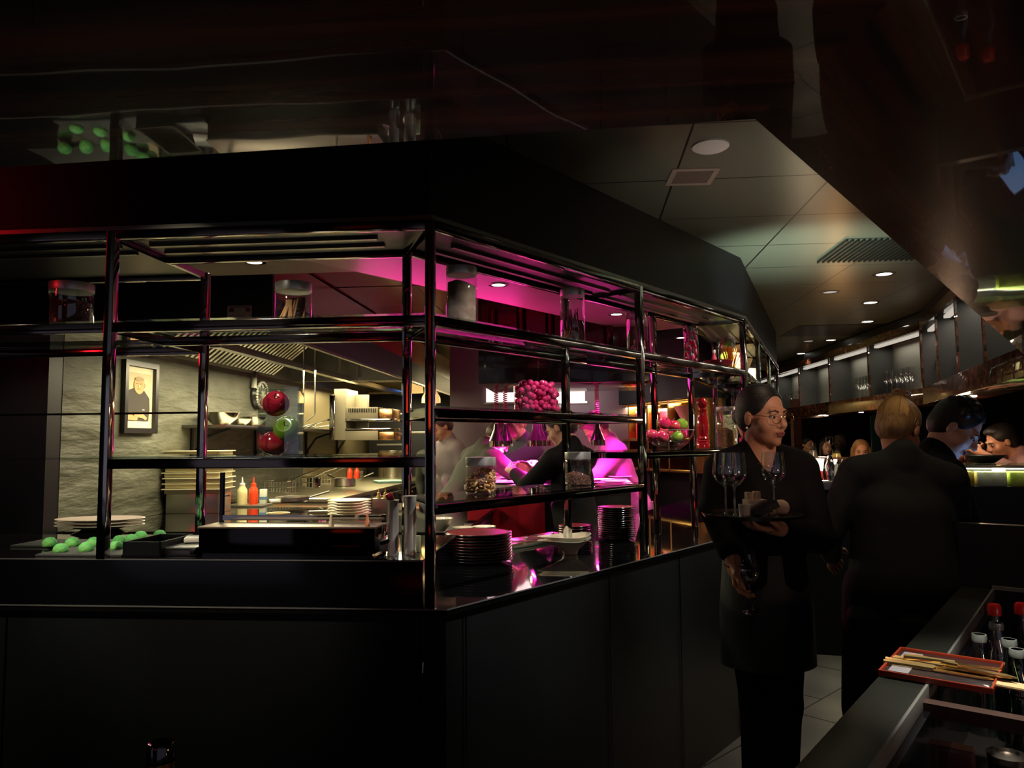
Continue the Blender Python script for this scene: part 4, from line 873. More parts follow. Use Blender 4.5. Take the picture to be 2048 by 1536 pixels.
rectF((690, 862), (756, 880), 4.35, .35, SLB, 'lower_shelf'); rectF((756, 864), (788, 880), 4.37, .3, mat('copper glow steel'), 'lower_end'); rectF((690, 857), (786, 860), 4.34, .36, CHROME, 'grill_rack')
sl_ = MB()
for i in range(16):
    a = atF(KF, 697+i*3.5, 817, 4.346); sl_.box(a.x, a.x+.007, -.006, -.001, a.z-.035, a.z, M=None)
sl_.out('slots', BLK, gb)
# ovens at the back
ov = thing('oven_column', 'tall black oven column at the back of the kitchen', 'oven', KF.w(0, 6.4, 0), KF.a)
a = atF(KF, 738, 785, 6.4); b_ = atF(KF, 905, 1100, 6.4)
MB().box(a.x, b_.x, 0, .6, 0, a.z, .004).out('oven_body', BLKM, ov); MB().box(a.x, b_.x, -.01, 0, a.z-.02, a.z).out('top_trim', TAN, ov); MB().box(a.x, b_.x, -.012, 0, a.z-.26, a.z-.245).out('door_handle', STEEL, ov); MB().box(a.x+.1, a.x+.5, -.012, 0, a.z-.62, a.z-.60).out('door_handle', STEEL, ov)
MB().box(a.x+.30, a.x+.50, -.008, 0, a.z-.9, a.z-.78).out('control_panel', mat('grey panel', (.3, .28, .2), .5), ov)
# round golden lamp shades, ticket rail
for k, (px, py, r) in enumerate([(826, 780, .11), (862, 800, .10)]):
    q = atF(KF, px, py, 5.6); t = thing('dome_lamp', ['left', 'right'][k]+' golden dome lamp glowing behind the corner post', 'lamp', KF.w(q.x, 5.6, q.z)); MB().lathe([(r, -.03), (r*.95, .03), (r*.6, .09), (0, .11)], n=24).out('dome', mat('golden dome', (.8, .5, .12), .3, em=(1, .62, .2), es=.9), t); MB().tube([(0, 0, .11), (0, 0, 2.40-q.z)], .005).out('stem', STEELD, t)
tk = atF(KF, 706, 748, 4.9); tk2 = atF(KF, 812, 763, 4.9)
t = thing('ticket_rail', 'steel rail holding pale order tickets under the hood', 'ticket rail', KF.w(tk.x, 4.9, 0), KF.a); MB().box(-.02, tk2.x-tk.x+.02, .002, .012, tk2.z-.006, tk.z+.006).out('rail', STEEL, t)
for i in range(5):
    dx = (tk2.x-tk.x)/5; MB().box(i*dx+.004, (i+1)*dx-.004, -.002, .001, tk2.z, tk.z).out('ticket', mat('pale ticket', (.85, .82, .6), .7), t)
tag(MB().ell((0, 0, 0), (.02, .01, .02)).out('blue_indicator', mat('blue indicator', (0, 0, .2), .3, em=(.1, .3, 1), es=4), loc=KF.w(WX+.6, 6.2, 2.05)), 'tiny blue indicator light under the hood', 'indicator light')
# pass island, red front
pa = thing('pass_island', 'island pass counter with red lacquered front under the heat lamps', 'counter', KF.w(atF(KF, 935, 1000, 2.75).x, 2.75, 0), KF.a); IW = atF(KF, 1262, 1000, 2.75).x-atF(KF, 935, 1000, 2.75).x
MB().box(.0, atF(KF, 1090, 1000, 2.75).x-atF(KF, 935, 1000, 2.75).x, -.012, 0, .25, 1.12, .003).out('red_front', mat('red panel front', (.40, .008, .02), .25, 0, .5), pa); MB().box(0, IW, 0, 1.30, 0, 1.14, .004).out('island_body', BLKM, pa); MB().box(-.02, IW+.02, -.02, 1.32, 1.14, 1.17, .003).out('pass_top', mat('pale steel top', (.8, .76, .74), .3, .4), pa)
PZ = 1.171
def onp(px, py): return atZ(px, py, PZ)
for k, (px, py) in enumerate([(1003, 968), (1018, 958), (1035, 966), (1058, 958), (1085, 966), (1205, 962), (1228, 966), (1240, 956)]):
    tag(MB().lathe([(0, 0), (.05, 0), (.09, .012), (.088, .014), (.04, .006), (0, .005)], n=24).out('white_plate', mat('white porcelain', (.85, .84, .82), .2), loc=onp(px, py)+Vector((0, .0, .001))), 'white plate under the pink heat lamps, number '+['one', 'two', 'three', 'four', 'five', 'six', 'seven', 'eight'][k]+' counting from the left along the pass', 'plate', 'white plates on the pass')
cu = thing('cutlery_caddy', 'dark red caddy of upright cutlery on the pass between the chefs', 'caddy', onp(1052, 957)); MB().box(-.06, .06, -.04, .04, 0, .07, .004).out('caddy_box', PR, cu)
for i in range(7): MB().tube([(-.045+.015*i, 0, .05), (-.05+.017*i, .01, .13)], .005, 6).out('cutlery_handle', WHITE_P, cu)
# red bowl and back shelf clutter
tag(MB().lathe([(0, 0), (.06, 0), (.12, .07), (.11, .07), (0, .01)], n=28).out('red_pot', mat('bright red enamel', (.8, .05, .02), .2), loc=KF.w(*(lambda q: (q.x, 5.4, q.z))(atF(KF, 872, 862, 5.4)))), 'bright red enamel pot on the back shelf behind the grey-shirted chef', 'pot')
bs = thing('back_shelf', 'steel shelf at the back of the kitchen carrying the red pot', 'shelf', KF.w(*(lambda q: (q.x-.3, 5.3, q.z))(atF(KF, 872, 863, 5.4))), KF.a); MB().box(0, .9, 0, .3, -.02, 0, .002).out('shelf_board', STEEL, bs); 
for x in (.02, .88): MB().tube([(x, .15, -1.3), (x, .15, -.02)], .012).out('leg', STEEL, bs)
# heat lamps with coiled cords
HB = atF(KF, 1005, 893, 3.1).z
def heatlamp():
    t = thing('heat_lamp', '', 'heat lamp')
    MB().lathe([(.012, .16), (.016, .15), (.020, .12), (.05, .045), (.052, .04)], n=24).out('shade', mat('black cone', (.01, .008, .01), .2, coat=.5), t)
    MB().lathe([(.052, .04), (.056, .0), (.054, 0), (.05, .038)], n=24, cap=False).out('chrome_rim', CHROME, t); MB().lathe([(.011, .16), (.011, .19), (0, .19)], n=14).out('collar', mat('pink lit collar', (.9, .7, .7), .3, .5), t)
    MB().ell((0, 0, .035), (.03, .03, .02)).out('bulb', mat('pink bulb', (1, .4, .6), .4, em=(1, .22, .6), es=9), t)
    N = 230; mbt = MB().tube([(.014*math.cos(2*PI*i/10), .014*math.sin(2*PI*i/10), .19+(1.93-HB-.19)*i/N) for i in range(N+1)], .0032, 5); mbt.out('coiled_cord', mat('dark pink cord', (.55, .08, .16), .3), t); return t
h0 = None
for k, (px, D) in enumerate([(993, 3.05), (1011, 3.2), (1070, 3.05), (1079, 3.2), (1088, 3.35), (1195, 3.2)]):
    q = atF(KF, px, 880, D); L = KF.w(q.x, D, HB)
    if h0 is None: h0 = heatlamp(); h0.location = L; o = h0
    else: o = dup(h0, L)
    o['label'] = ['black cone heat lamp, leftmost above the pass', 'black cone heat lamp, second from the left above the pass', 'front heat lamp of the middle cluster of three', 'middle heat lamp of the cluster of three', 'rear heat lamp of the cluster of three', 'single black heat lamp at the right, beside the short-haired chef'][k]; o['group'] = 'heat lamps over the pass'
    light('SPOT', L+Vector((0, 0, -.02)), 150, MAG, L-Vector((0, 0, 1)), spot_size=math.radians(168), spot_blend=.5, shadow_soft_size=.03)
down(KF.w(.15, 3.0, 1.80), 110, MAG, 110); down(KF.w(.60, 3.3, 1.80), 150, MAG, 110); down(KF.w(1.05, 3.3, 1.80), 70, MAG, 110); down(KF.w(.6, 4.3, 2.3), 70, (1, .06, .45), 110)  # first three: added pink fills under the canopy for the chefs' heads
area(RF.w(1.3, 1.15, 2.05), 3.5, (1, .03, .35), 1.2, .2, target=RF.w(1.3, .6, 2.4))
area(KF.w(.3, 4.7, 1.9), 3, (1, .85, .8), .8, .2, target=KF.w(.5, 5.2, 1.9))
# downlights in the dropped ceilings
def dl(px, py, z, lab, r=.032, m=(1, .92, .75), es=6):
    p = atZ(px, py, z); t = thing('downlight', lab, 'downlight', p, 0, 'recessed downlights')
    MB().lathe([(r*1.5, -.003), (r*1.55, 0), (r, 0), (r, -.004)], n=28, cap=False).out('trim_ring', STEELD, t); MB().lathe([(0, -.002), (r, -.002)], n=24, cap=False).out('lens', mat('downlight lens %d' % int(es*10), m, .4, em=m, es=es), t); return t
dl(508, 523, 2.20, 'recessed downlight in the beige ceiling above the bark jar'); dl(997, 569, 2.195, 'recessed downlight in the pink-lit ceiling right of the sugar jar'); dl(1233, 628, 2.195, 'recessed downlight in the pink-lit ceiling right of the chilli jar')
dl(1362, 675, 2.195, 'recessed downlight seen behind the radish cylinder'); dl(1460, 661, 2.195, 'recessed downlight above the breadsticks')
# opposite side of the bar: lit shelves with pasta fans
of = thing('opposite_shelving', 'lit display shelving on the far side of the kitchen, seen through the front shelves', 'shelving unit', (0, 0, 0))
A = atY(1165, 818, 8.2); B = atY(1385, 772, 6.2)
d = (B-A); d.z = 0; Lf = d.length; ang = math.atan2(d.y, d.x); of.location = (A.x, A.y, 0); of.rotation_euler = (0, 0, ang)
zt2 = A.z
for z in (zt2, zt2-.33, zt2-.60): MB().box(0, Lf, -.02, .3, z-.025, z, .003).out('shelf_board', mat('amber brass', (.6, .35, .12), .2, 1), of)
for i in range(7): MB().box(i*Lf/6-.012, i*Lf/6+.012, -.02, .28, zt2-.62, zt2).out('post', mat('amber brass'), of)
MB().box(0, Lf, .28, .32, 0, zt2+.4).out('back_panel', BLKM, of); MB().box(0, Lf, -.05, .35, zt2, 2.40).out('upper_panel', BLKM, of)
PAS = mat('pale spaghetti', (.9, .7, .35), .5)
for k, f in enumerate((.10, .27, .62, .90)):
    L = of.matrix_world @ Vector((0, 0, 0)); ex = (math.cos(ang), math.sin(ang)); L = Vector((A.x+ex[0]*Lf*f, A.y+ex[1]*Lf*f, zt2-.329))+Vector((-ex[1], ex[0], 0))*.1
    t = thing('pasta_vase', ['leftmost', 'second', 'third', 'rightmost'][k]+' red vase with a fan of spaghetti on the opposite lit shelving', 'vase', L, ang); MB().lathe([(0, 0), (.06, 0), (.06, .06), (.03, .08)], n=20).out('vase_body', PR, t); MB().lathe([(.025, .07), (.13, .27), (.12, .27), (0, .1)], n=24).out('spaghetti_fan', PAS, t)
for k, (f, m_, nm, ct_) in enumerate([(.42, (.8, .5, .1), 'amber', 'jar'), (.5, (.6, .02, .05), 'red', 'jar'), (.72, (.7, .03, .08), 'crimson', 'jar'), (.80, (.2, .7, .25), 'green', 'jar')]):
    L = Vector((A.x+math.cos(ang)*Lf*f, A.y+math.sin(ang)*Lf*f, zt2-.329))+Vector((-math.sin(ang), math.cos(ang), 0))*.1
    t = thing('tall_jar', 'tall '+nm+' jar on the opposite lit shelving', 'jar', L); MB().lathe([(0, 0), (.05, 0), (.05, .24), (0, .24)], n=20).out('jar_body', mat(nm+' jar', m_, .2, coat=.5), t)
    MB().lathe([(.052, .24), (.052, .265), (0, .266)], n=20).out('lid', LIDM, t)
light('AREA', Vector((A.x, A.y, zt2-.03))+Vector((math.cos(ang)*Lf/2, math.sin(ang)*Lf/2, 0))+Vector((-math.sin(ang), math.cos(ang), 0))*.06, 60, (1, .75, .4), None, shape='RECTANGLE', size=Lf*.9, size_y=.1).rotation_euler = (0, 0, ang)
down(KF.w(1.8, 4.4, 2.35), 14, (1, .9, .75), 120)
# ============================================================ people
def vec(*a): return Vector(a)
SKIN = mat('warm skin', (.50, .25, .15), .5, 0, .4); SKINP = mat('pale skin', (.62, .38, .28), .5, 0, .4); LIP = mat('lips', (.26, .09, .07), .5); EYEW = mat('eye white', (.34, .31, .28), .25); EYED = mat('dark iris', (.02, .012, .01), .1)
def hand_prims(w, d, n, s, curl=.5, k=.006, sc=1.0, thumb=.7, spread=.18):
    """palm and five fingers: w wrist, d towards the fingers, n palm normal, s thumb side"""
    d = d.normalized(); n = (n-d*n.dot(d)).normalized(); s = (s-d*s.dot(d)-n*s.dot(n)).normalized(); P = []
    P.append(('cap', w, w+d*.03*sc, .024*sc, .026*sc, .012))
    for u in (-.026, -.009, .009, .026): P.append(('cap', w+d*.02*sc+s*u*.7*sc, w+d*.082*sc+s*u*sc, .0125*sc, .0105*sc, .010))
    for u, L, ex in ((.027, .072, 0), (.009, .080, .05), (-.009, .075, .1), (-.026, .060, .2)):
        p = w+d*.084*sc+s*u*sc; a = (curl+ex)*.45; dd = (d+s*u*spread*22).normalized()
        for j, f in enumerate((.45, .32, .23)):
            q = Matrix.Rotation(a*(j+1), 3, n.cross(dd).normalized()*-1) @ dd if True else dd
            q = (dd*math.cos(a*(j+1))+n*math.sin(a*(j+1))).normalized()
            p2 = p+q*L*f*sc; P.append(('cap', p, p2, (.0092-.0011*j)*sc, (.0086-.0012*j)*sc, k)); p = p2
    p = w+d*.028*sc+s*.024*sc; dirs = [(d*.55+s*.75+n*.25*thumb), (d*.8+s*.35+n*.5*thumb), (d*.85+s*.05+n*.55*thumb)]
    for j, (q, L) in enumerate(zip(dirs, (.038, .032, .026))):
        p2 = p+q.normalized()*L*sc; P.append(('cap', p, p2, (.0135-.0018*j)*sc, (.0115-.0018*j)*sc, k+.002)); p = p2
    return P
def person(label, loc, yaw, H=1.7, lean=(0, 0), head=(0, 0, 0), armR=None, armL=None, handR=None, handL=None, skin=SKIN, top=None, topname='shirt', legs=None, hair=None, hairm=None,
           res=.009, seat=None, female=False, vneck=False, stance=1.0, extra=None, sleeve=.93, apron=None, name='person'):
    t = thing(name, label, 'person', loc, yaw); s = H/1.7; hz = .93*s; up = Matrix.Rotation(-math.radians(lean[0]), 3, 'X') @ Matrix.Rotation(math.radians(lean[1]), 3, 'Y')
    base = seat if seat else hz; pel = vec(0, 0, base)
    U_ = lambda x, y, z: pel+up @ (vec(x*s, y*s, (z-.93)*s))
    sw = .158 if female else .175
    ch = U_(0, .01, 1.25); nb = U_(0, -.01, 1.44); hc = U_(0, .035, 1.585); wa = U_(0, 0, 1.06)
    Rh = up @ Matrix.Rotation(math.radians(head[0]), 3, 'Z') @ Matrix.Rotation(math.radians(head[1]), 3, 'X') @ Matrix.Rotation(math.radians(head[2]), 3, 'Y')
    Hh = lambda x, y, z: hc+Rh @ vec(x, y, z)*s
    hs = .97*s
    B = []; G = []
    def both(*p): B.append(p)
    tor = [('ell', pel, (.150*s, .105*s, .11*s), up, .05), ('ell', wa, (.120*s, .088*s, .13*s), up, .06), ('ell', ch, (.150*s, .108*s, .16*s), up, .06), ('cap', U_(-sw+.03, 0, 1.375), U_(sw-.03, 0, 1.375), .062*s, .062*s, .05),
           ('cap', U_(-.09, -.01, 1.41), nb, .045*s, .05*s, .04), ('cap', U_(.09, -.01, 1.41), nb, .045*s, .05*s, .04)]
    if female: tor += [('ell', U_(.065, .085, 1.24), (.055*s,)*3, None, .04), ('ell', U_(-.065, .085, 1.24), (.055*s,)*3, None, .04)]
    B += tor
    sr = U_(sw, 0, 1.375); sl = U_(-sw, 0, 1.375)
    er, wr = armR or (U_(sw+.05, -.03, 1.10), U_(sw+.05, .06, .86)); el, wl = armL or (U_(-sw-.05, -.03, 1.10), U_(-sw-.05, .06, .86))
    er, wr, el, wl = map(Vector, (er, wr, el, wl)); arms = []
    for sh, e, w in ((sr, er, wr), (sl, el, wl)): arms += [('cap', sh, e, .050*s, .040*s, .03), ('cap', e, w, .040*s, .026*s, .015)]
    B += arms
    dn = vec(0, 0, -1)
    def dh(e, w, side): d = (w-e).normalized(); return (w, d, vec(-side, 0, 0)*.6+dn*.4 if abs(d.z) < .6 else vec(-side, .2, 0), vec(0, 1, 0) if abs(d.z) > .6 else vec(-side*.9, .3, .6))
    B += hand_prims(*(handR or dh(er, wr, 1)), sc=s); B += hand_prims(*(handL or dh(el, wl, -1)), sc=s)
    if seat: L_ = [(vec(x*.09, .03, seat-.02), vec(x*.12, .42, seat+.0), vec(x*.12, .38, max(seat-.45, .05))) for x in (-1, 1)]
    else: L_ = [(pel+vec(x*.085*s*(.5+.5*stance), 0, -.03), vec(x*.10*s*stance, .02, .49*s), vec(x*.11*s*stance, -.03, .08)) for x in (-1, 1)]
    lg = []
    for a, b_, c in L_: lg += [('cap', a, b_, .085*s, .056*s, .03), ('cap', b_, c, .056*s, .038*s, .02), ('cap', c+vec(0, 0, -.03), c+vec(0, .16, -.045), .035, .028, .02)]
    B += lg
    # head
    hp = lambda x, y, z: hc+Rh @ vec(x*hs, y*hs, z*hs)
    B += [('cap', nb-(hc-nb)*.2, hp(0, -.018, -.06), .055*s, .050*s, .03)]
    B += [('ell', hp(0, -.012, .035), (.074*hs, .094*hs, .086*hs), Rh, .01), ('ell', hp(0, .030, -.020), (.060*hs, .064*hs, .088*hs), Rh, .015), ('ell', hp(0, .040, -.078), (.043*hs, .045*hs, .032*hs), Rh, .02), ('ell', hp(0, .076, -.098), (.017*hs,)*3, None, .015),
          ('ell', hp(.040, .058, -.03), (.024*hs,)*3, None, .02), ('ell', hp(-.040, .058, -.03), (.024*hs,)*3, None, .02),
          ('cap', hp(-.034, .084, .024), hp(.034, .084, .024), .010*hs, .010*hs, .012),
          ('sell', hp(.031, .103, .003), (.018*hs,)*3, None, .010), ('sell', hp(-.031, .103, .003), (.018*hs,)*3, None, .010),
          ('cap', hp(0, .090, .012), hp(0, .112, -.026), .008*hs, .012*hs, .008), ('ell', hp(.012, .098, -.032), (.008*hs,)*3, None, .006), ('ell', hp(-.012, .098, -.032), (.008*hs,)*3, None, .006),
          ('cap', hp(-.016, .090, -.056), hp(.016, .090, -.056), .007*hs, .007*hs, .008), ('cap', hp(-.014, .088, -.068), hp(.014, .088, -.068), .008*hs, .008*hs, .006),
          ('ell', hp(.076, -.002, -.008), (.009*hs, .018*hs, .030*hs), Rh, .006), ('ell', hp(-.076, -.002, -.008), (.009*hs, .018*hs, .030*hs), Rh, .006)]
    sdf_object('body', B, res, skin, t)
    e = MB()
    for sx in (-1, 1): e.ell(hp(sx*.031, .080, .003), (.0125*hs, .0125*hs, .0085*hs), 12, None)
    e.out('eyes', EYEW, t); e = MB()
    for sx in (-1, 1): e.ell(hp(sx*.031, .0895, .002), (.0075*hs, .0045*hs, .0062*hs), 10)
    e.out('irises', EYED, t)
    e = MB(); e.tube([hp(-.021, .0955, -.061), hp(-.008, .0985, -.059), hp(.008, .0985, -.059), hp(.021, .0955, -.061)], .0042*hs, 8); e.tube([hp(-.016, .096, -.067), hp(0, .0995, -.070), hp(.016, .096, -.067)], .005*hs, 8); e.out('lips', LIP, t)
    if hairm:
        e = MB()
        for sx in (-1, 1): e.tube([hp(sx*.014, .097, .022), hp(sx*.032, .097, .029), hp(sx*.048, .084, .022)], .0035*hs, 6, .002*hs)
        e.out('eyebrows', hairm, t)
        Hp = [('ell', hp(0, -.020, .044), (.083*hs, .100*hs, .088*hs), Rh, .01), ('ell', hp(0, -.05, -.01), (.072*hs, .064*hs, .070*hs), Rh, .02)]
        if hair == 'short': Hp += [('ell', hp(0, .03, .095), (.06*hs, .055*hs, .03*hs), Rh, .02)]
        if hair == 'bun': Hp += [('ell', hp(0, -.045, .135), (.036*hs, .036*hs, .028*hs), Rh, .008), ('cap', hp(0, -.04, .10), hp(0, -.045, .13), .03*hs, .022*hs, .01)]
        if hair == 'low': Hp += [('ell', hp(0, -.115, -.01), (.04*hs,)*3, Rh, .01)]
        if hair == 'long': Hp += [('cap', hp(-.07, -.01, .02), hp(-.085, .01, -.19), .03*hs, .03*hs, .02), ('cap', hp(.07, -.01, .02), hp(.085, .01, -.19), .03*hs, .03*hs, .02), ('cap', hp(0, -.06, .0), hp(0, -.07, -.2), .07*hs, .06*hs, .03)]
        if hair == 'curly':
            for i in range(26): a = rnd.uniform(0, 2*PI); b_ = rnd.uniform(.2, 1.4); Hp.append(('ell', hp(.078*math.cos(a)*math.cos(b_), -.02+.09*math.sin(a)*math.cos(b_)*.9, .045+.085*math.sin(b_)), (.022*hs,)*3, None, .006))
        Hp += [('sell', hp(0, .088, -.035), (.068*hs, .080*hs, .122*hs), Rh, .008)]
        if hair != 'long': Hp += [('sell', hp(.086, .03, -.055), (.034*hs, .060*hs, .066*hs), Rh, .01), ('sell', hp(-.086, .03, -.055), (.034*hs, .060*hs, .066*hs), Rh, .01)]
        sdf_object('hair', Hp, res*.75, hairm, t)
    grow = .013
    def gp(p, f=1.0, g=grow):
        if p[0] == 'cap': return ('cap', p[1], p[2], p[3]+g, p[4]+g, p[5])
        return ('ell', p[1], tuple(r+g for r in p[2]), p[3], p[4])
    if top:
        G = [gp(p) for p in tor]
        for sh, e_, w in ((sr, er, wr), (sl, el, wl)): G += [('cap', sh, e_, .050*s+.016, .040*s+.016, .03), ('cap', e_, e_+(w-e_)*sleeve, .040*s+.016, .028*s+.015, .015)]
        G += [('cap', U_(0, -.02, 1.42), U_(0, -.025, 1.47), .066*s, .060*s, .02)]
        for kx in (.07, -.07): G += [('cap', U_(kx, .10, 1.1), U_(kx*1.1, .08, .98), .045*s, .055*s, .04)]
        if vneck: G += [('scap', U_(0, .15, 1.315), U_(0, .055, 1.50), .008*s, .066*s, .006)]
        else: G += [('sell', U_(0, .09, 1.53), (.07*s, .085*s, .05*s), None, .01)]
        for q in (extra or []): G.append(q(U_, s))
        sdf_object(topname, G, res, top, t)
    if legs:
        sdf_object('trousers', [gp(tor[0], g=.010)]+[gp(p, g=.014) for i, p in enumerate(lg) if i % 3 != 2], res*1.2, legs, t)
        sdf_object('shoes', [gp(p, g=.008) for i, p in enumerate(lg) if i % 3 == 2], res*1.2, BLKM, t)
    if apron:
        am, z0, z1, r0, r1 = apron
        a_ = MB().lathe([(r0*.96, z0), (r0, z0), (r0*.98, (z0+z1)/2), (r1, z1), (r1*.97, z1)], n=40, sy=.78, cap=False)
        for v_ in a_.bm.verts: an = math.atan2(v_.co.y, v_.co.x); v_.co.x *= 1+.03*math.sin(9*an)*(z1-v_.co.z); v_.co.y *= 1+.05*math.sin(7*an)*(z1-v_.co.z)
        a_.out('long_apron', am, t)
    t['_hp'] = 0; del t['_hp']
    return t, hp, U_
BLKC = mat('black cotton', (.005, .005, .0065), .8, 0, .12, bump=((18, 18, 18), .35, .008)); NAVY = mat('dark blazer wool', (.011, .0125, .015), .8, 0, .2, bump=((9, 9, 4), .6, .02)); GREYC = mat('grey green cotton', (.042, .045, .032), .8, bump=((14, 14, 6), .6, .012))
WHC = mat('pale chef cotton', (.22, .18, .19), .8, bump=((14, 14, 6), .6, .012)); NAVC = mat('slate chef cotton', (.06, .065, .10), .8, bump=((14, 14, 6), .6, .012)); HBLK = mat('black hair', (.008, .006, .006), .5, bump=((60, 60, 200), .5, .004)); HBRN = mat('brown hair', (.05, .025, .015), .5, bump=((80, 80, 200), .5, .004)); HBLD = mat('dark blonde hair', (.26, .14, .055), .5, noise=((90, 90, 14), (.46, .28, .12), .35, .7), bump=((160, 160, 14), .8, .006))
APR = mat('dark green grey apron', (.030, .036, .036), .7, bump=((8, 8, 2), .6, .02))
# waitress with the tray
WXp, WYp = .945, 2.87
wt_, hp_, U_w = person('waitress in black shirt and thin gold glasses, carrying a round tray of wine glasses', (WXp, WYp, 0), PI, 1.65, (0, 0), (27, -6, 2), armR=(vec(.185, .0, 1.19), vec(.155, .13, 1.015)), armL=(vec(-.17, .10, 1.09), vec(.035, .26, 1.145)),
       handR=(vec(.155, .13, 1.015), vec(-.02, .22, -1), vec(-1, .35, -.1), vec(.1, 1, .1), 1.15), handL=(vec(.035, .26, 1.150), vec(.9, .45, 0), vec(0, 0, 1), vec(-.3, .9, 0)), top=BLKC, legs=BLKC, stance=.45, hair='low', hairm=HBLK, res=.0055, female=True, vneck=True, apron=(APR, .62, 1.03, .175, .152), skin=SKIN, sleeve=.80)
e = MB()
for sx in (-1, 1):
    c = [hp_(sx*.033+.025*math.cos(2*PI*i/20), .108, -.002+.019*math.sin(2*PI*i/20)) for i in range(21)]; e.tube(c, .0012, 5)
    e.tube([hp_(sx*.058, .106, .006), hp_(sx*.080, .05, .008), hp_(sx*.082, -.01, .006)], .0012, 5)
e.tube([hp_(-.008, .109, .002), hp_(0, .114, .005), hp_(.008, .109, .002)], .0012, 5); e.out('gold_glasses', mat('thin gold wire', (.8, .55, .25), .2, 1), wt_)
MB().tube([U_w(.055, .035, 1.445), U_w(.035, .085, 1.40), U_w(0, .105, 1.385), U_w(-.035, .085, 1.40), U_w(-.055, .035, 1.445)], .0012, 5).out('necklace', mat('thin gold wire'), wt_)
MB().ell(hp_(.082, .0, -.045), (.005,)*3, 8).out('earring', mat('pearl', (.8, .75, .7), .2), wt_)
MB().tube([vec(.155+.034*math.cos(2*PI*i/16), .13+.030*math.sin(2*PI*i/16), 1.0) for i in range(17)], .002, 5).out('bracelet', CHROME, wt_)
# wine glass
def wineglass(n=28):
    t = thing('wine_glass', '', 'wine glass'); MB().lathe([(0, .002), (.034, .0), (.036, .001), (.030, .004), (.006, .008), (.0035, .015), (.0032, .092), (.006, .098), (.026, .112), (.038, .130), (.041, .142), (.039, .17), (.035, .212)], n=n, cap=False).out('glass', WGLASS, t); return t
def sleeve_(): pass
TRZ = atY(1500, 1031, 2.56).z
tray = thing('serving_tray', 'round dark serving tray carried by the waitress', 'tray', (atY(1503, 1031, 2.56).x, 2.56, TRZ))
MB().lathe([(0, -.004), (.155, -.004), (.165, .008), (.163, .009), (.153, 0), (0, 0)], n=48).out('tray_disc', mat('dark tray', (.02, .02, .018), .15, .3), tray)
TZ2 = TRZ+.001; w0 = wineglass(); w0.location = (atY(1452, 1020, 2.55).x, 2.55, TZ2); w0['label'] = 'empty wine glass at the left of the tray carried by the waitress'; w0['group'] = 'wine glasses on the tray'
for (px, D, lb) in ((1470, 2.50, 'empty wine glass overlapping the left one on the tray carried by the waitress'), (1549, 2.60, 'empty wine glass at the right of the tray carried by the waitress')): dup(w0, (atY(px, 1020, D).x, D, TZ2), 0, lb)
def ont(px, D): return Vector((atY(px, 1020, D).x, D, TZ2))
c_ = thing('sugar_caddy', 'small beige box of wrapped sticks standing on the tray', 'caddy', ont(1510, 2.50), .1); MB().box(-.033, .033, -.025, .025, 0, .058, .003).out('caddy_box', mat('beige card', (.62, .50, .38), .6), c_)
MB().box(-.030, -.012, -.012, .012, .02, .082, .002).out('wrapped_sticks', mat('brown wrapped sticks', (.42, .24, .10), .6, noise=((200, 200, 20), (.7, .55, .4), .4, .6)), c_); MB().box(-.004, .016, -.012, .012, .02, .084, .002).out('wrapped_sticks', mat('brown wrapped sticks'), c_)
tag(MB().lathe([(0, 0), (.016, 0), (.020, .045), (.018, .045), (0, .01)], n=24).out('white_cup', CERAM, loc=ont(1489, 2.46)), 'small white cup at the left of the sugar box on the tray', 'cup')
tag(MB().ell((0, 0, .0275), (.028, .026, .0275)).out('bread_roll', mat('pale bread', (.68, .50, .34), .7), loc=ont(1562, 2.52)), 'round pale bread roll at the right of the tray', 'bread roll')
nb_ = MB().box(-.045, .045, -.004, .004, 0, .028, .002, M=Matrix.Rotation(-.45, 4, 'Y')); tag(nb_.out('black_napkin', BLKM, loc=ont(1535, 2.45)+Vector((0, 0, .018))), 'folded black napkin leaning against the bread roll on the tray', 'napkin')
# the glass held in her lowered hand
M_w = Matrix.Translation((WXp, WYp, 0)) @ Matrix.Rotation(PI, 4, 'Z')
hg = wineglass(); hp0 = M_w @ vec(.115, .215, .855); hg.location = hp0; hg.rotation_euler = (.12, -.16, 0); hg['label'] = 'empty wine glass held by its foot in the lowered right hand of the waitress'
# blond colleague seen from behind
bl, hpb, U_b = person('person with blond hair in a bun and dark blazer, seen from behind', (1.43, 2.80, 0), -.22, 1.62, (13, 5), (-38, -14, 6), armR=(vec(.22, .12, 1.08), vec(.18, .36, 1.02)), armL=(vec(-.25, .03, 1.09), vec(-.20, .25, .98)), top=NAVY, topname='blazer', legs=BLKC, hair='bun', hairm=HBLD, res=.007, female=False, skin=mat('tan skin', (.46, .22, .11), .5),
       extra=[lambda U, s: ('cap', U(-.07, -.01, 1.22), U(-.09, -.01, .83), .115*s, .120*s, .03), lambda U, s: ('cap', U(.07, -.01, 1.22), U(.10, -.01, .83), .115*s, .125*s, .03), lambda U, s: ('cap', U(0, -.015, 1.2), U(0, -.02, .82), .12*s, .125*s, .03),
              lambda U, s: ('sell', U(0, 0, .67), (.5, .5, .155), None, .006), lambda U, s: ('scap', U(0, -.15, .95), U(0, -.16, .75), .006, .012, .01)])
st_ = MB()
for i in range(90):
    a0 = rnd.uniform(-2.5, -.6) if i % 2 else rnd.uniform(-3.6, .4); z0 = rnd.uniform(-.055, -.01); pts = []
    for k in range(7):
        f = k/6; zz = z0+(.118-z0)*f; rr = math.sqrt(max(0, 1-((zz-.044)/.0895)**2)); pts.append(hpb(.0845*rr*math.cos(a0)*(1-.25*f*f), -.020+.1015*rr*math.sin(a0)*(1-.15*f*f)-.02*f*f, zz))
    st_.tube(pts, .0020, 4, .0024)
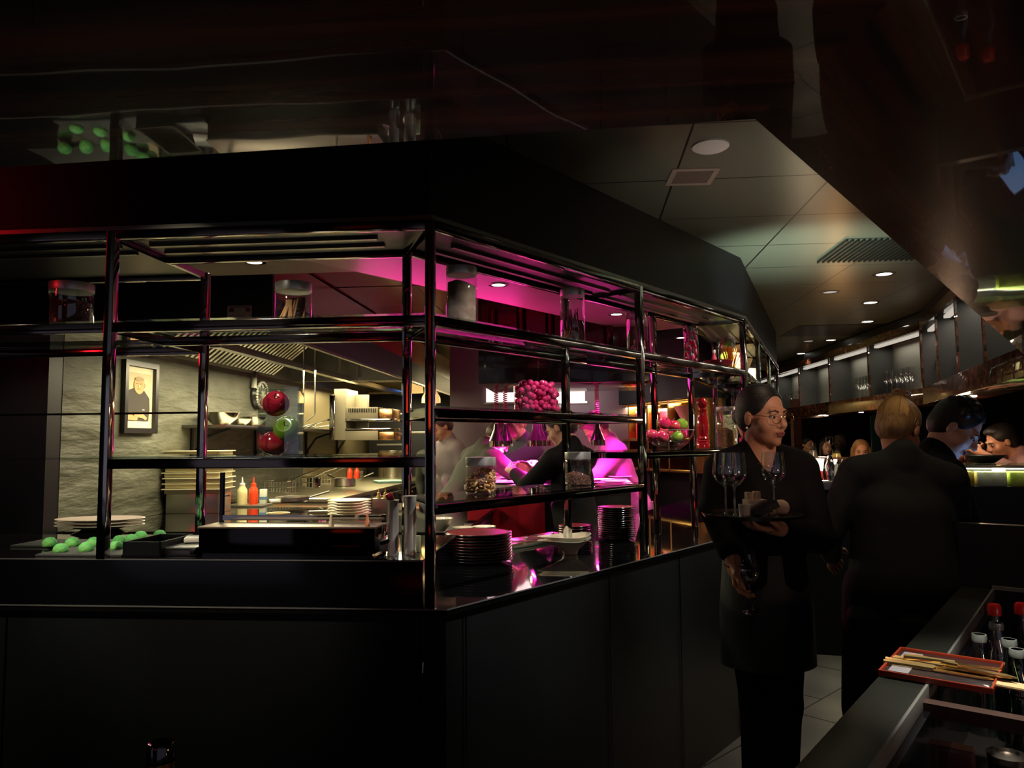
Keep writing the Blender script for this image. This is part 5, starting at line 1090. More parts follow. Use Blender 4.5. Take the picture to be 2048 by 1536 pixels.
for i in range(16):
    a0 = rnd.uniform(0, 6.3); tl = rnd.uniform(-.6, .6); rr = rnd.uniform(.026, .037); st_.tube([hpb(rr*math.cos(a0+q*.5), -.045+rr*math.sin(a0+q*.5), .135+.02*math.sin(q*.5+tl)+rnd.uniform(-.002, .002)) for q in range(9)], .003, 5, .0015)
st_.out('hair_strands', mat('golden hair strands', (.62, .38, .15), .45), bl)
MB().box(-.006, .006, -.002, .002, -.008, .008, .001).out('white_label', WHITE_P, bl, loc=U_b(.185, -.075, .93))
sdf_object('long_skirt', [('cap', vec(-.06, .0, .88), vec(-.07, .02, .45), .15, .155, .05), ('cap', vec(.06, 0, .88), vec(.08, .02, .45), .15, .155, .05)], .012, BLKC, bl)
MB().tube([hpb(-.02, -.112, .045), hpb(0, -.116, .050), hpb(.022, -.112, .046)], .0016, 5).out('hair_pin', CHROME, bl)
# man looking down at a screen
mn, hpm, U_m = person('dark curly-haired man looking down, face lit blue by a screen', (1.62, 3.12, 0), -PI/2-.25, 1.63, (15, 0), (-20, -26, 0), armR=(vec(.2, .18, 1.04), vec(.10, .38, 1.03)), armL=(vec(-.2, .18, 1.04), vec(-.06, .38, 1.03)), top=BLKC, legs=BLKC, hair='curly', hairm=HBLK, res=.0065, skin=SKINP)
M_m = Matrix.Translation((1.62, 3.12, 0)) @ Matrix.Rotation(-PI/2-.25, 4, 'Z')
tb_ = thing('tablet', 'tablet glowing blue in the hands of the dark-haired man', 'tablet', M_m @ vec(.02, .46, 1.06), -PI/2-.25); tb_.rotation_euler = (math.radians(58), 0, -PI/2-.25)
MB().box(-.12, .12, -.08, .08, -.004, .004, .002).out('tablet_body', BLKM, tb_); MB().box(-.11, .11, -.072, .072, .0042, .005).out('screen', mat('blue screen', (.02, .05, .2), .3, em=(.25, .5, 1), es=.4), tb_)
sc_ = M_m @ vec(.02, .42, 1.12); hd_p = M_m @ hpm(0, .06, 0); light('SPOT', sc_, 2.6, (.22, .45, 1), hd_p, spot_size=math.radians(58), spot_blend=.6, shadow_soft_size=.06)
# chefs
CE = lambda px, Y: (atY(px, 880, Y).x, Y, 0)
person('chef in a grey-green shirt bending over the pass with his back to us', CE(893, 5.25), -1.05, 1.76, (36, 0), (0, -15, 0), armR=(vec(.22, .42, 1.22), vec(.10, .62, 1.25)), armL=(vec(-.20, .42, 1.24), vec(-.05, .66, 1.26)), top=GREYC, legs=BLKC, hair='short', hairm=HBRN, res=.010, skin=SKINP, sleeve=.5, apron=(BLKC, .45, .95, .19, .17))
person('chef in slate shirt behind the pass reaching his arm to the right', CE(1066, 6.62), PI-.9, 1.74, (14, 0), (10, -18, 0), armR=(vec(.24, .25, 1.25), vec(.12, .40, 1.24)), armL=(vec(-.12, .35, 1.30), vec(-.02, .62, 1.25)), top=NAVC, legs=BLKC, hair='short', hairm=mat('light short hair', (.35, .22, .15), .6), res=.010, skin=SKINP, sleeve=.75)
person('black-haired chef in black jacket at the front of the pass, face lit pink', CE(1160, 4.62), .85, 1.66, (10, 0), (14, -18, 0), armR=(vec(.22, .24, 1.18), vec(.10, .46, 1.26)), armL=(vec(-.22, .24, 1.18), vec(-.10, .46, 1.26)), top=BLKC, legs=BLKC, hair='short', hairm=HBLK, res=.009, skin=SKINP, sleeve=.8)
person('short-haired chef in pale shirt bending over plates at the right end of the pass', CE(1268, 5.9), PI/2+.15, 1.74, (24, 0), (6, -28, 0), armR=(vec(.2, .35, 1.22), vec(.08, .55, 1.25)), armL=(vec(-.2, .35, 1.22), vec(-.08, .52, 1.25)), top=WHC, legs=WHC, hair='short', hairm=HBRN, res=.010, skin=SKINP, sleeve=.55, apron=(WHC, .4, .98, .19, .17))
person('chef lit orange at the back of the kitchen, looking down to the left', CE(908, 6.9), PI/2+.6, 1.72, (8, 0), (0, -20, 0), top=WHC, legs=BLKC, hair='short', hairm=HBRN, res=.012, skin=SKIN)
person('cook in a black bandana at the very back of the kitchen', CE(880, 7.7), PI-.3, 1.62, (10, 0), (0, -20, 0), top=GREYC, legs=BLKC, hair='short', hairm=BLKM, res=.013, skin=SKIN)
# guests
person('man in a cap and jacket seated far back left of the other guests', CE(1611, 11.2), PI, 1.74, (4, 0), (10, -8, 0), seat=.70, top=mat('grey jacket', (.06, .055, .055), .8), legs=BLKC, hair='short', hairm=BLKM, res=.014, skin=SKIN)
person('dark-haired woman in black seated far back', CE(1648, 10.6), PI, 1.62, (2, 0), (0, -4, 0), seat=.72, top=BLKC, legs=BLKC, hair='long', hairm=HBLK, res=.014, skin=SKINP, female=True)
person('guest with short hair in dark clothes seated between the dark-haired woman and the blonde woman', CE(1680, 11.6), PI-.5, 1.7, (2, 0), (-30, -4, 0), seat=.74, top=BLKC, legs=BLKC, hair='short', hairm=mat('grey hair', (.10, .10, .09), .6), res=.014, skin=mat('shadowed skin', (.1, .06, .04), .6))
person('blonde woman seated at the far bar, face lit orange', CE(1716, 7.4), PI, 1.62, (2, 0), (-20, -4, 0), seat=.70, top=mat('mauve top', (.25, .14, .12), .8), legs=BLKC, hair='long', hairm=HBLD, res=.010, skin=SKINP, female=True)
person('man in a mauve shirt at the right edge leaning over his plate', CE(2100, 5.3), PI/2-.1, 1.72, (26, 0), (0, 4, 0), seat=.84, armR=(vec(.24, .30, 1.20), vec(.08, .46, 1.34)), armL=(vec(-.24, .34, 1.20), vec(-.08, .5, 1.34)), top=mat('mauve shirt', (.34, .20, .20), .8, bump=((14, 14, 6), .6, .012)), legs=BLKC, hair='short', hairm=HBLK, res=.009, skin=SKIN, sleeve=.6)
person('guest in a pink top bending forward left of the man in the mauve shirt', CE(1945, 5.9), PI-.5, 1.62, (34, 0), (0, -30, 0), seat=.80, armR=(vec(.24, .22, 1.2), vec(.08, .36, 1.34)), armL=(vec(-.24, .22, 1.2), vec(-.08, .36, 1.34)), top=mat('pink brown top', (.40, .16, .13), .8), legs=BLKC, hair='short', hairm=HBLK, res=.010, skin=SKIN, female=True)
# ============================================================ right side: wine-glass niches, bars, ceiling fittings
NB0 = atZ(1617, 810, 1.84); NB1 = atZ(1845, 776, 1.84)
nd = (NB0-NB1); nd.z = 0; dirn = nd.normalized()
def niche_wall(name, lab, F, n, w, lights, z0=1.84, z1=2.30):
    t = thing(name, lab, 'shelving unit', F.o, F.a)
    MB().box(-.02, n*w+.02, 0, .26, z0-.13, z0, .003).out('lower_beam', ROSER, t); MB().box(-.02, n*w+.02, 0, .26, z1, z1+.07, .003).out('upper_beam', ROSER, t); MB().box(-.02, n*w+.02, .22, .26, z0-.07, 2.44).out('back_panel', mat('grey niche back', (.13, .13, .11), .6), t); MB().box(-.02, n*w+.02, .02, .22, z1+.07, 2.44).out('top_panel', BLKM, t)
    for i in range(n+1): MB().box(i*w-.012, i*w+.012, .012, .22, z0, z1).out('divider', mat('dark grey divider', (.03, .03, .027), .6), t); MB().box(i*w-.015, i*w+.015, 0, .012, z0, z1).out('divider_edge', ROSER, t)
    for i in lights:
        MB().box(i*w+.03, (i+1)*w-.03, .05, .09, z1-.025, z1-.005).out('strip_light', mat('niche strip light', (.6, .58, .5), .4, em=(1, .93, .8), es=.5), t)
        area(F.w((i+.5)*w, .13, z1-.03), 1.6, (1, .92, .75), w*.8, .04, F.a)
    return t
LW1 = 5*1.03; e1 = NB1+dirn*LW1
NF = Frame((e1.x, e1.y), math.degrees(math.atan2(-dirn.y, -dirn.x)))
niche_wall('niche_shelving', 'rosewood wall shelving with lit niches of wine glasses, running to the far back', NF, 5, 1.03, range(5))
NG = Frame((NB1.x, NB1.y), math.degrees(math.atan2(-.934, -.357)))
niche_wall('niche_shelving', 'nearer rosewood shelving with lit niches bending toward the right edge', NG, 4, .70, (0, 1, 2, 3))
wg = wineglass(18); KID[wg.name] = kids(wg); WGU = [False]
def putglass(p, lab, grp):
    if not WGU[0]: wg.location = p; wg['label'] = lab; wg['group'] = grp; WGU[0] = True; return
    r = wg.copy(); COL.objects.link(r); r.location = p; r['label'] = lab; r['group'] = grp
    for ch in KID[wg.name]: c = ch.copy(); COL.objects.link(c); c.parent = r
def glrow(F, pxs, ys, where):
    for j, y in enumerate(ys):
        for i, px in enumerate(pxs):
            q = atF(F, px+2.5*j, 810, y); putglass(F.w(q.x, y, 1.841), 'wine glass, %s in the %s row, %s' % ((['first', 'second', 'third', 'fourth', 'fifth', 'sixth'][i]), ['front', 'back'][j], where), 'wine glasses '+where)
glrow(NF, [1776, 1785, 1796, 1804, 1814, 1824], (.12, .20), 'niche above the blond bun')
glrow(NF, [1719, 1726, 1733, 1739], (.11, .19), 'second niche from the bend')
glrow(NF, [1573, 1584, 1600, 1610], (.14,), 'farthest lit niche')
glrow(NG, [1868, 1876, 1884], (.12,), 'narrow niche at the bend')
glrow(NG, [1922, 1931, 1940], (.14,), 'niche under the slanted soffit')
# dark louvred room divider and glass doors below the niches
gd = thing('glass_door', 'dark teal glass door panels below the far niches', 'door', (atY(1742, 850, 9.8).x, 9.8, 0), 0)
TEAL = mat('teal glass panel', (.012, .04, .036), .08, 0, .6)
for i in range(4): MB().box(i*.28, i*.28+.25, 0, .02, .05, 1.75).out('glass_panel', TEAL, gd); MB().box(i*.28+.25, i*.28+.28, -.02, .03, 0, 1.8).out('door_frame', STEELD, gd)
cl = thing('column', 'slim red-brown ribbed column behind the waitress', 'column', (atY(1592, 850, 9.4).x, 9.4, 0)); MB().box(-.05, .05, -.05, .05, 0, 1.95).out('shaft', mat('ribbed red wood', (.16, .05, .04), .5, noise=((3, 3, 60), (.05, .012, .012), .4, .6)), cl)
# far bar counter with drinks
fb_ = thing('far_bar', 'far red-brown wooden bar counter in front of the seated guests', 'bar counter', (atY(1600, 915, 7.9).x, 7.6, 0), -.25)
FBZ = atY(1640, 914, 7.9).z
MB().box(-.5, 3.2, .15, .65, FBZ-.05, FBZ, .004).out('bar_top', mat('red brown bar wood', (.20, .07, .05), .3, coat=.5), fb_); MB().box(-.45, 3.15, .2, .6, 0, FBZ-.05).out('bar_body', BLKM, fb_)
def tum(px, py, D, m, lab, r=.04, hh=.1, r0=None, nm='tumbler', z=None):
    p = atY(px, py, D)
    if z: p.z = z
    t = thing(nm, lab, 'glass', p); MB().lathe([((r0 or r)*.9, .002), (r0 or r, 0), (r, hh)], n=24, cap=False).out('glass', WGLASS, t); MB().lathe([(0, .004), ((r0 or r)*.92, .004), (r*.95 if r < (r0 or r) else (r0 or r)*.94, hh*.45), (0, hh*.46)], n=20).out('drink', m, t); return t
Z_ = FBZ+.001
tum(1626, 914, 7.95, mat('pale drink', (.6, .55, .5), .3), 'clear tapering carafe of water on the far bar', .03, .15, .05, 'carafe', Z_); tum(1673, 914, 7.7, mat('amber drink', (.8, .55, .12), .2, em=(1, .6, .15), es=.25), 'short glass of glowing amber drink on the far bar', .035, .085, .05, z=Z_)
putglass(Vector((atY(1660, 914, 7.8).x, 7.8, Z_)), 'wine glass standing beside the amber drink on the far bar', 'wine glasses on the far bar')
# middle service bar with table lamp and shaker
mb_ = thing('service_bar', 'dark service bar with steel rim between the waitress and the blond person', 'bar counter', (atY(1640, 968, 5.2).x, 5.15, 0), -.25); MZ = atY(1640, 962, 5.3).z
MB().box(-.35, .9, 0, .5, MZ-.03, MZ, .003).out('bar_top', COUNTER, mb_); MB().box(-.35, .9, -.004, 0, MZ-.05, MZ+.002).out('rim', STEEL, mb_); MB().box(-.33, .88, .02, .48, 0, MZ-.03).out('bar_body', BLKM, mb_)
tl = thing('table_lamp', 'small tapered table lamp glowing white over a red base, right of the waitress', 'lamp', (atY(1638, 956, 5.3).x, 5.3, MZ+.001)); MB().lathe([(0, 0), (.020, 0), (.027, .07), (0, .07)], n=24).out('red_base', mat('glowing red glass', (.7, .03, .02), .2, em=(1, .05, .02), es=.7), tl); MB().lathe([(.027, .0702), (.040, .155), (.038, .155), (0, .09)], n=24).out('lamp_shade', mat('glowing white shade', (.9, .85, .7), .4, em=(1, .88, .66), es=2.6), tl)
light('POINT', tl.location+Vector((0, -.02, .2)), 2.5, (1, .8, .55), shadow_soft_size=.03)
sh_ = thing('ice_bucket', 'clear ice bucket with a chrome shaker inside beside the table lamp', 'ice bucket', (atY(1661, 956, 5.25).x, 5.25, MZ+.001)); MB().lathe([(.04, 0), (.045, 0), (.085, .15), (.083, .15)], n=28, cap=False).out('bucket', MGLASS, sh_); MB().lathe([(0, .01), (.025, .01), (.032, .11), (.02, .14), (.014, .175), (0, .18)], n=24).out('shaker', CHROME, sh_)
# lit display case at the right edge
dcz = 1.155
def dc(px, py): return atZ(px, py, dcz)
p0 = dc(1927, 972); dca = thing('display_case', 'low glass display case lit green and yellow at the right edge', 'display case', (p0.x, p0.y, 0), -.42)
MB().box(0, 2.2, 0, .5, 0, dcz, .004).out('case_base', BLKM, dca); ctp = dcz+.115
MB().box(.0, 2.2, .0, .5, ctp, ctp+.014).out('glass_top', glassmat('green case glass', (.70, .82, .66), 1.5, gcol=(.8, .9, .7), base=.06), dca)
MB().box(0, 2.2, .0, .008, dcz, ctp).out('glass_front', MGLASS, dca); MB().box(0, .008, 0, .5, dcz, ctp).out('glass_side', MGLASS, dca); MB().box(0, 2.2, -.008, .0, ctp-.004, ctp+.012).out('top_rim', mat('dark green rim', (.02, .05, .03), .2), dca)
BX = [((.75, .45, .03), 'amber'), ((.75, .78, .5), 'pale'), ((.55, .70, .08), 'lime'), ((.40, .55, .2), 'green'), ((.8, .35, .1), 'orange'), ((.75, .7, .6), 'cream'), ((.45, .6, .1), 'leafy')]
for i, (cc, nm) in enumerate(BX):
    x = .015+.17*i*(1 if i else 1); w_ = .05 if i == 0 else .155; x = .015 if i == 0 else .08+.17*(i-1)
    MB().box(x, x+w_, .03, .24, dcz+.001, dcz+.085, .006).out('food_container', mat(nm+' food', cc, .5, noise=((22, 22, 22), tuple(min(1, q*1.5+.1) for q in cc), .4, .6)), dca)
MB().box(.01, 2.19, .30, .31, dcz, ctp-.01).out('inner_back', mat('pale inner back', (.7, .72, .6), .5), dca)
CM = Matrix.Translation(dca.location) @ Matrix.Rotation(-.42, 4, 'Z')
MB().box(.02, 2.1, .012, .022, ctp-.012, ctp-.004).out('case_light', mat('case light', (1, 1, .9), .4, em=(1, 1, .8), es=3), dca)
light('AREA', CM @ Vector((1.0, .12, ctp-.006)), 3.2, (.95, 1, .75), None, shape='RECTANGLE', size=1.9, size_y=.10).rotation_euler = (0, 0, -.42)
GT = ctp+.015
putglass(CM @ Vector((-.12, .22, 1.13)), 'tall wine glass behind the shoulder of the blond person, left of the display case', 'wine glasses by the display case')
putglass(CM @ Vector((.62, .3, GT)), 'wine glass standing on the display case at the very right edge', 'wine glasses by the display case')
sdc = thing('side_shelf', 'narrow dark shelf end left of the display case holding a wine glass', 'shelf', CM @ Vector((-.12, .22, 0)), -.42); MB().box(-.12, .11, -.2, .2, 1.08, 1.129, .003).out('shelf_top', COUNTER, sdc); MB().box(-.10, .10, -.15, .15, 0, 1.08).out('shelf_body', BLKM, sdc)
tag(MB().lathe([(0, 0), (.05, 0), (.12, .05), (.118, .052), (0, .01)], n=28).out('dark_bowl', BLKM, loc=CM @ Vector((.18, .40, GT))), 'black bowl on the display case in front of the guest in pink', 'bowl')
# ------- near bar with a sunken well
NZ = .93
A0 = atZ(1588, 1536, NZ); A1 = atZ(1922, 1172, NZ); B0 = atZ(1740, 1536, NZ); B1 = atZ(1990, 1168, NZ)
ax_ = (A1-A0); ax_.z = 0; La = ax_.length; ax_.normalize(); SF = Frame((A0.x, A0.y), math.degrees(math.atan2(ax_.y, ax_.x)))   # local x along the bar, local y away to the left
def sl(p): q = SF.I @ p; return q.x, q.y
b0 = sl(B0); b1 = sl(B1); wS = -(b0[1]+b1[1])/2
nbar = thing('near_bar', 'black glossy near bar counter with a steel-edged sunken well', 'bar counter', SF.o, SF.a)
MB().box(-.9, La, -wS, 0, NZ-.04, NZ, .003).out('outer_counter', mat('near bar gloss', (.012, .014, .012), .33, 0, .4), nbar); MB().box(-.9, La, -wS-.006, -wS, NZ-.03, NZ+.003, .001).out('steel_edge', mat('satin steel edge'), nbar)
MB().box(-.9, La, -wS, -.03, 0, NZ-.04).out('bar_body', BLKM, nbar)
MB().box(-.9, La+.1, -1.5, -wS-.006, .50, .715).out('well_floor', mat('well floor', (.012, .011, .011), .2, 0, .5), nbar); MB().box(-.9, La, -wS-.02, -wS-.006, .715, NZ-.03).out('well_side', BLK, nbar)
MB().box(La, La+.04, -1.5, 0, 0, NZ+.22).out('end_panel', FRONTM, nbar); MB().box(La-.012, La, -1.5, -wS, NZ+.0, NZ+.012).out('end_rail', mat('satin steel edge'), nbar)
q = sl(atZ(1868, 1408, NZ-.02)); 
MB().box(q[0]-.02, q[0]+.012, -1.5, -wS-.006, NZ-.042, NZ-.015).out('cross_beam', mat('brown lacquer beam', (.05, .026, .022), .4), nbar)
# cutlery tray across the well
TZc = NZ+.004
c0 = atZ(1762, 1352, TZc); c1 = atZ(1803, 1303, TZc); c2 = atZ(2003, 1336, TZc); c3 = atZ(1985, 1386, TZc)
ctr = (c0+c1+c2+c3)/4; ux = ((c3-c0)+(c2-c1)); wl = ux.length/2; an = math.atan2(ux.y, ux.x); uy = ((c1-c0)+(c2-c3)); hl = uy.length/2
tr2 = thing('cutlery_tray', 'red-rimmed rectangular lacquer tray of gold cutlery on the near bar', 'tray', ctr, an)
RR = mat('red lacquer rim', (.30, .035, .015), .25)
MB().box(-wl/2, wl/2, -hl/2, hl/2, .0, .006, .002).out('tray_base', mat('tray inside', (.02, .014, .016), .3, coat=.3), tr2)
g_ = MB(); g_.box(-wl/2, wl/2, -hl/2-.004, -hl/2, 0, .012, .001); g_.box(-wl/2, wl/2, hl/2, hl/2+.004, 0, .012, .001); g_.box(-wl/2-.004, -wl/2, -hl/2-.004, hl/2+.004, 0, .012, .001); g_.box(wl/2, wl/2+.004, -hl/2-.004, hl/2+.004, 0, .012, .001); g_.out('rim', RR, tr2)
MB().box(-wl/2+.01, -wl/2+.05, -hl/2+.02, hl/2-.02, .006, .0075).out('grey_liner', mat('grey liner', (.2, .19, .22), .6), tr2)
GOLD = mat('polished gold', (.98, .72, .32), .24, 1)
def knife(p, rz, lab, fork=False):
    t = thing('gold_fork' if fork else 'gold_knife', lab, 'fork' if fork else 'knife', p, rz, 'gold cutlery in the tray')
    MB().tube([(-.10, 0, 0), (-.06, 0, .001), (0, 0, .001)], .0080, 8, .0058).out('handle', GOLD, t)
    if fork:
        m_ = MB(); m_.box(.0, .045, -.009, .009, -.001, .001)
        for k in range(4): m_.box(.045, .085, -.009+.0052*k, -.0065+.0052*k, -.001, .001)
        m_.out('fork_head', GOLD, t)
    else: MB().prism([(0, -.005), (.09, -.010), (.112, .0), (.09, .009), (0, .005)], -.001, .0015).out('blade', GOLD, t)
MT = Matrix.Translation(ctr) @ Matrix.Rotation(an, 4, 'Z'); ups = wl/.285
for k, (x, y, z, rz, f, lb) in enumerate([(-.02, -.035, .012, .02, 0, 'gold knife nearest the front rim of the tray'), (-.015, -.026, .013, .05, 0, 'gold knife second from the front rim of the tray'), (-.02, -.016, .013, -.03, 0, 'gold knife third from the front rim of the tray'), (.0, -.004, .016, -.02, 0, 'gold knife in the middle of the tray pile'),
     (.02, .008, .015, -.06, 0, 'gold knife just behind the middle of the tray pile'), (.0, .02, .013, -.04, 1, 'gold fork lying behind the knives in the tray'), (.03, .028, .013, -.12, 1, 'gold fork nearest the rear rim of the tray'), (.04, .0, .022, -.2, 0, 'gold knife lying crosswise on top of the pile, blade to the right'), (.03, .014, .024, .12, 1, 'gold fork lying crosswise on top of the pile')]):
    knife(MT @ Vector((x*ups+.004, y*ups-.012, z-.003)), an+rz, lb, f)
WFZ = .716
def bottle(p, cap, glass, lab, h=.24, r=.035, label=None, capname='cap'):
    t = thing('bottle', lab, 'bottle', p); s = h/.24
    MB().lathe([(0, 0), (r, 0), (r, .12*s), (r*.9, .145*s), (.014, .19*s), (.013, .225*s), (.016, .228*s), (.016, .236*s), (.012, .24*s)], n=28, cap=False).out('glass', glass, t)
    MB().lathe([(.0, .01), (r*.93, .01), (r*.93, .10*s), (0, .101*s)], n=20).out('water', glassmat('water', (.8, .85, .85), 1.33), t)
    if cap: MB().lathe([(.018, .212*s), (.018, .238*s), (.014, .244*s), (0, .245*s)], n=24).out(capname, cap, t)
    else: MB().lathe([(.0165, .222*s), (.018, .23*s), (.0165, .24*s), (.013, .24*s)], n=24, cap=False).out('lip', mat('glass lip', (.45, .52, .50), .08, .5), t)
    if label: MB().lathe([(.0145, .172*s), (.0145, .208*s)], n=24, cap=False).out('neck_label', label, t)
    return t
RC = mat('bright red cap', (.80, .03, .03), .25)
def wb_(px, py, ztop): p = atZ(px, py, ztop); p.z = WFZ; return p
bottle(wb_(1988, 1207, WFZ+.245), RC, MGLASS, 'clear bottle with bright red cap at the left of the row', .24); bottle(wb_(2042, 1205, WFZ+.245), RC, GREENGLASS, 'green bottle with red cap at the right edge of the frame', .24)
bottle(wb_(1992, 1245, WFZ+.24), None, MGLASS, 'open clear bottle directly in front of the red-capped one', .24); bottle(wb_(1958, 1268, WFZ+.24), None, MGLASS, 'open clear bottle, leftmost in the well', .24); bottle(wb_(2018, 1278, WFZ+.24), None, GREENGLASS, 'open brownish-green bottle between the clear ones and the right edge', .24)
bottle(wb_(2034, 1298, WFZ+.24), None, GREENGLASS, 'open brownish bottle nearest to the wooden spoon at the right edge', .24)
p = atZ(2033, 1118, WFZ+.30); p.z = WFZ; bottle(p, WHITE_P, mat('dark wine glass', (.01, .014, .01), .08, coat=.5), 'tall dark wine bottle with white stopper and yellow neck label', .30, .038, mat('yellow label', (.75, .68, .25), .6), 'stopper')
p = atZ(2022, 1375, NZ+.004); tag(MB().box(-.03, .12, -.02, .02, 0, .008, .004).out('wooden_spatula', mat('pale wood', (.62, .42, .22), .6), loc=p, rotz=an-.1), 'pale wooden spatula end lying right of the cutlery tray', 'spatula')
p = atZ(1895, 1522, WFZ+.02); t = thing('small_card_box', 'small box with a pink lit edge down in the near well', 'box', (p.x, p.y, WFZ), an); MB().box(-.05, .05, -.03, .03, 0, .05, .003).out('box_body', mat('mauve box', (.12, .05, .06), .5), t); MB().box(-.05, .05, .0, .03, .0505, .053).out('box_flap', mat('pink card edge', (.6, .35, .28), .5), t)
p = atZ(2015, 1508, WFZ+.10); t = thing('steel_cap_jar', 'low dark jar with ring-shaped steel lid at the bottom right', 'jar', (p.x, p.y, WFZ)); MB().lathe([(0, 0), (.035, 0), (.035, .09), (0, .09)], n=28).out('jar_body', BLK, t); MB().lathe([(.036, .088), (.038, .1), (.022, .104), (.018, .098), (0, .098)], n=32).out('ring_lid', mat('warm grey steel', (.4, .35, .32), .25, 1), t)
# bottle top at the bottom left, on the guests' own counter
p = atY(322, 1484, .95); ob = thing('guest_counter', 'dark counter in front of the camera, below the frame', 'bar counter', (0, 0, 0)); MB().box(-3.0, .55, .45, 1.0, .74, .79, .004).out('counter_top', BLK, ob); MB().box(-3.0, .5, .55, .95, 0, .74).out('counter_body', BLKM, ob)
bt = thing('green_bottle', 'dark green bottle, only its mouth visible at the bottom left', 'bottle', (p.x, p.y, .791)); hh = p.z-.791
MB().lathe([(.036, 0), (.036, hh-.13), (.014, hh-.06), (.0135, hh-.02), (.0165, hh-.018), (.0165, hh-.004), (.0145, hh), (.011, hh-.002)], n=32, cap=False).out('glass', mat('very dark green glass', (.004, .012, .008), .05, coat=1.0), bt); MB().lathe([(.017, hh-.034), (.017, hh-.022)], n=28, cap=False).out('gold_ring', mat('gold foil', (.25, .15, .05), .3, 1), bt)
# added glow on the guests' side, out of view, to warm the soffits
ln = thing('added_fill_lamp', 'small candle lantern on the near bar outside the frame', 'lantern', SF.w(-.5, -.35, .94)); MB().lathe([(0, 0), (.03, 0), (.035, .07), (.03, .07), (0, .01)], n=20).out('fill_glow', mat('warm lantern glass', (.9, .5, .2), .3, em=(1, .45, .15), es=3), ln)
# ------- ceiling fittings
CZc = 2.4495
def cdisc(px, py, r, lab, m, ring=STEELD):
    p = atZ(px, py, CZc); t = thing('ceiling_downlight', lab, 'downlight', p); MB().lathe([(r*1.45, -.002), (r*1.5, 0), (r, 0), (r*1.0, -.003)], n=28, cap=False).out('trim_ring', ring, t); MB().lathe([(0, -.001), (r, -.001)], n=24, cap=False).out('lens', m, t)
ON = mat('aisle lens on', (1, .95, .85), .4, em=(1, .93, .8), es=5); OFF = mat('aisle lens dim', (.6, .6, .58), .4, em=(1, .95, .9), es=.35)
for px, py, m, lb in [(1768, 548, ON, 'lit ceiling downlight nearest the vent grille'), (1741, 605, ON, 'lit ceiling downlight, second along the aisle'), (1735, 643, ON, 'lit ceiling downlight, third along the aisle, before the dark hatch'), (1662, 680, ON, 'lit ceiling downlight just past the dark hatch'), (1602, 707, ON, 'farthest lit ceiling downlight along the aisle'),
                      (1660, 584, OFF, 'dim round ceiling disc left of the second downlight'), (1617, 682, OFF, 'dim round ceiling disc beside the far downlights')]: cdisc(px, py, .045, lb, m)
t = thing('ceiling_speaker', 'round pale ceiling speaker near the soffit corner', 'speaker', atZ(1421, 291, CZc)); MB().lathe([(0, -.012), (.052, -.012), (.062, -.006), (.063, 0)], n=32).out('speaker_disc', mat('pale speaker cover', (.62, .56, .5), .5), t)
t = thing('ceiling_vent', 'small square recessed ceiling vent with steel frame', 'vent', atZ(1384, 353, CZc), KF.a+.05); s_ = .088
v_ = MB(); v_.box(-s_, s_, -s_, -s_+.02, -.004, 0); v_.box(-s_, s_, s_-.02, s_, -.004, 0); v_.box(-s_, -s_+.02, -s_+.02, s_-.02, -.004, 0); v_.box(s_-.02, s_, -s_+.02, s_-.02, -.004, 0); v_.out('frame', mat('warm steel frame', (.55, .45, .36), .35, .6), t); MB().box(-s_+.02, s_-.02, -s_+.02, s_-.02, -.002, -.0005).out('recess', mat('brown recess', (.10, .07, .05), .6), t)
gvp = KF.I @ atZ(1745, 500, CZc); t = thing('ceiling_grille', 'large dark slotted ceiling grille beside the slanted soffit', 'vent', KF.w(gvp.x, gvp.y, CZc), KF.a); MB().box(-.22, .75, -.25, .22, -.003, -.0005).out('grille_back', mat('grille back', (.05, .055, .04), .6), t)
sl_ = MB(); x = -.22
while x < .74: sl_.box(x, x+.010, -.25, .22, -.014, -.003); x += .028
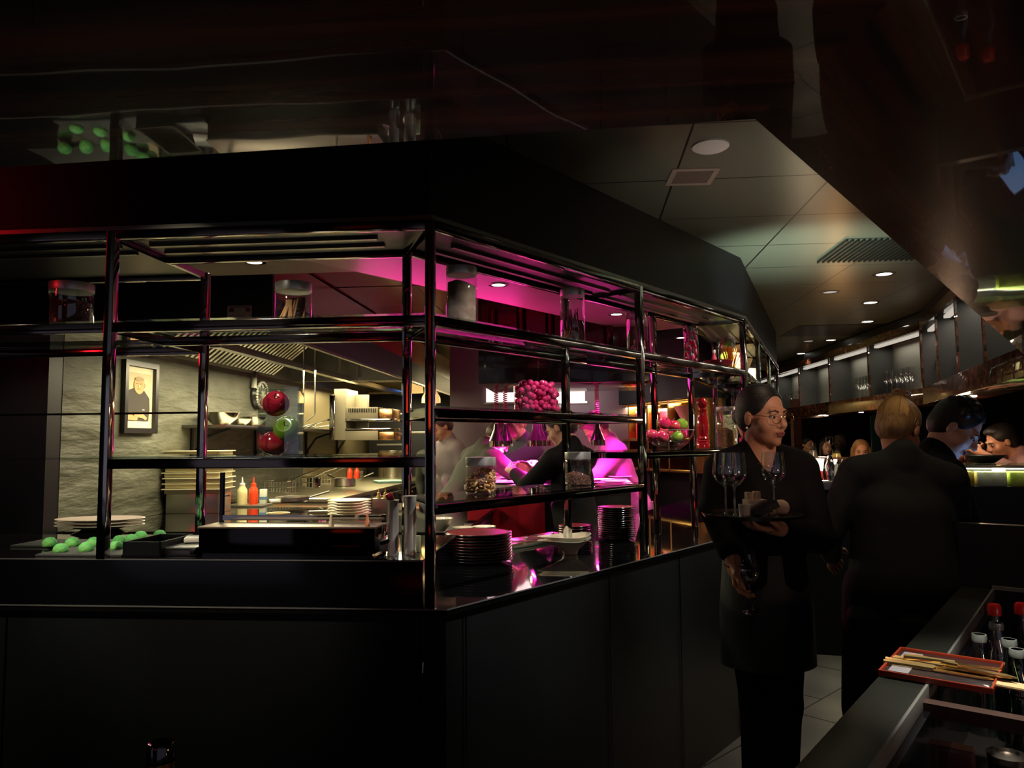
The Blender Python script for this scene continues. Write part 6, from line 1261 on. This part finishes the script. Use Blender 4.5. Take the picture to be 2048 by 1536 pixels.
sl_.out('grille_slats', mat('grille slats', (.008, .009, .007), .4), t)
gvp = KF.I @ atZ(1655, 661, CZc); t = thing('ceiling_hatch', 'dark flush ceiling hatch farther along the aisle', 'hatch', KF.w(gvp.x, gvp.y, CZc), KF.a); MB().box(-.35, .65, -.35, .35, -.003, -.0005).out('hatch_panel', mat('dark hatch', (.012, .013, .010), .3), t)

def stool(px, Y, z, lab, dx=0, dy=0):
    t = thing('bar_stool', lab, 'bar stool', (atY(px, 880, Y).x+dx, Y+dy, 0)); MB().lathe([(0, z-.16), (.17, z-.16), (.18, z-.14), (.17, z-.115), (0, z-.11)], n=24).out('seat', BLKM, t); MB().lathe([(.03, .01), (.03, z-.16)], n=14, cap=False).out('pole', CHROME, t); MB().lathe([(.2, 0), (.2, .012), (.04, .02), (0, .02)], n=28).out('base', CHROME, t)
for px, Y, z, lb in [(1611, 11.2, .70, 'bar stool under the man in a cap'), (1648, 10.6, .72, 'bar stool under the dark-haired woman'), (1680, 11.6, .74, 'bar stool under the short-haired guest in dark clothes'), (1716, 7.4+.15, .70, 'bar stool under the blonde woman'), (2100, 5.3, .84, 'bar stool under the man in the mauve shirt'), (1945, 5.9, .80, 'bar stool under the guest in pink')]: stool(px, Y, z, lb)

k_ = 0
for F_, xs in ((NF, (.5, 1.5, 2.6, 3.6, 4.6)), (NG, (.45, 1.15))):
    for x in xs:
        t = thing('beam_downlight', 'tiny downlight in the underside of the rosewood beam, '+['farthest of the seven', 'second farthest', 'third farthest', 'fourth along the row', 'last before the bend', 'first past the bend', 'nearest the right edge'][k_], 'downlight', F_.w(x, .12, 1.7095), 0, 'downlights under the rosewood beam'); k_ += 1
        MB().lathe([(0, -.004), (.022, -.004), (.024, 0)], n=20).out('lens', mat('small lens', (1, .9, .8), .4, em=(1, .88, .75), es=3), t)
        if k_ > 4: light('SPOT', F_.w(x, .12, 1.70), 9, (1, .8, .6), F_.w(x, .12, 0), spot_size=2.0, spot_blend=.6, shadow_soft_size=.025)
bpy.context.view_layer.update()
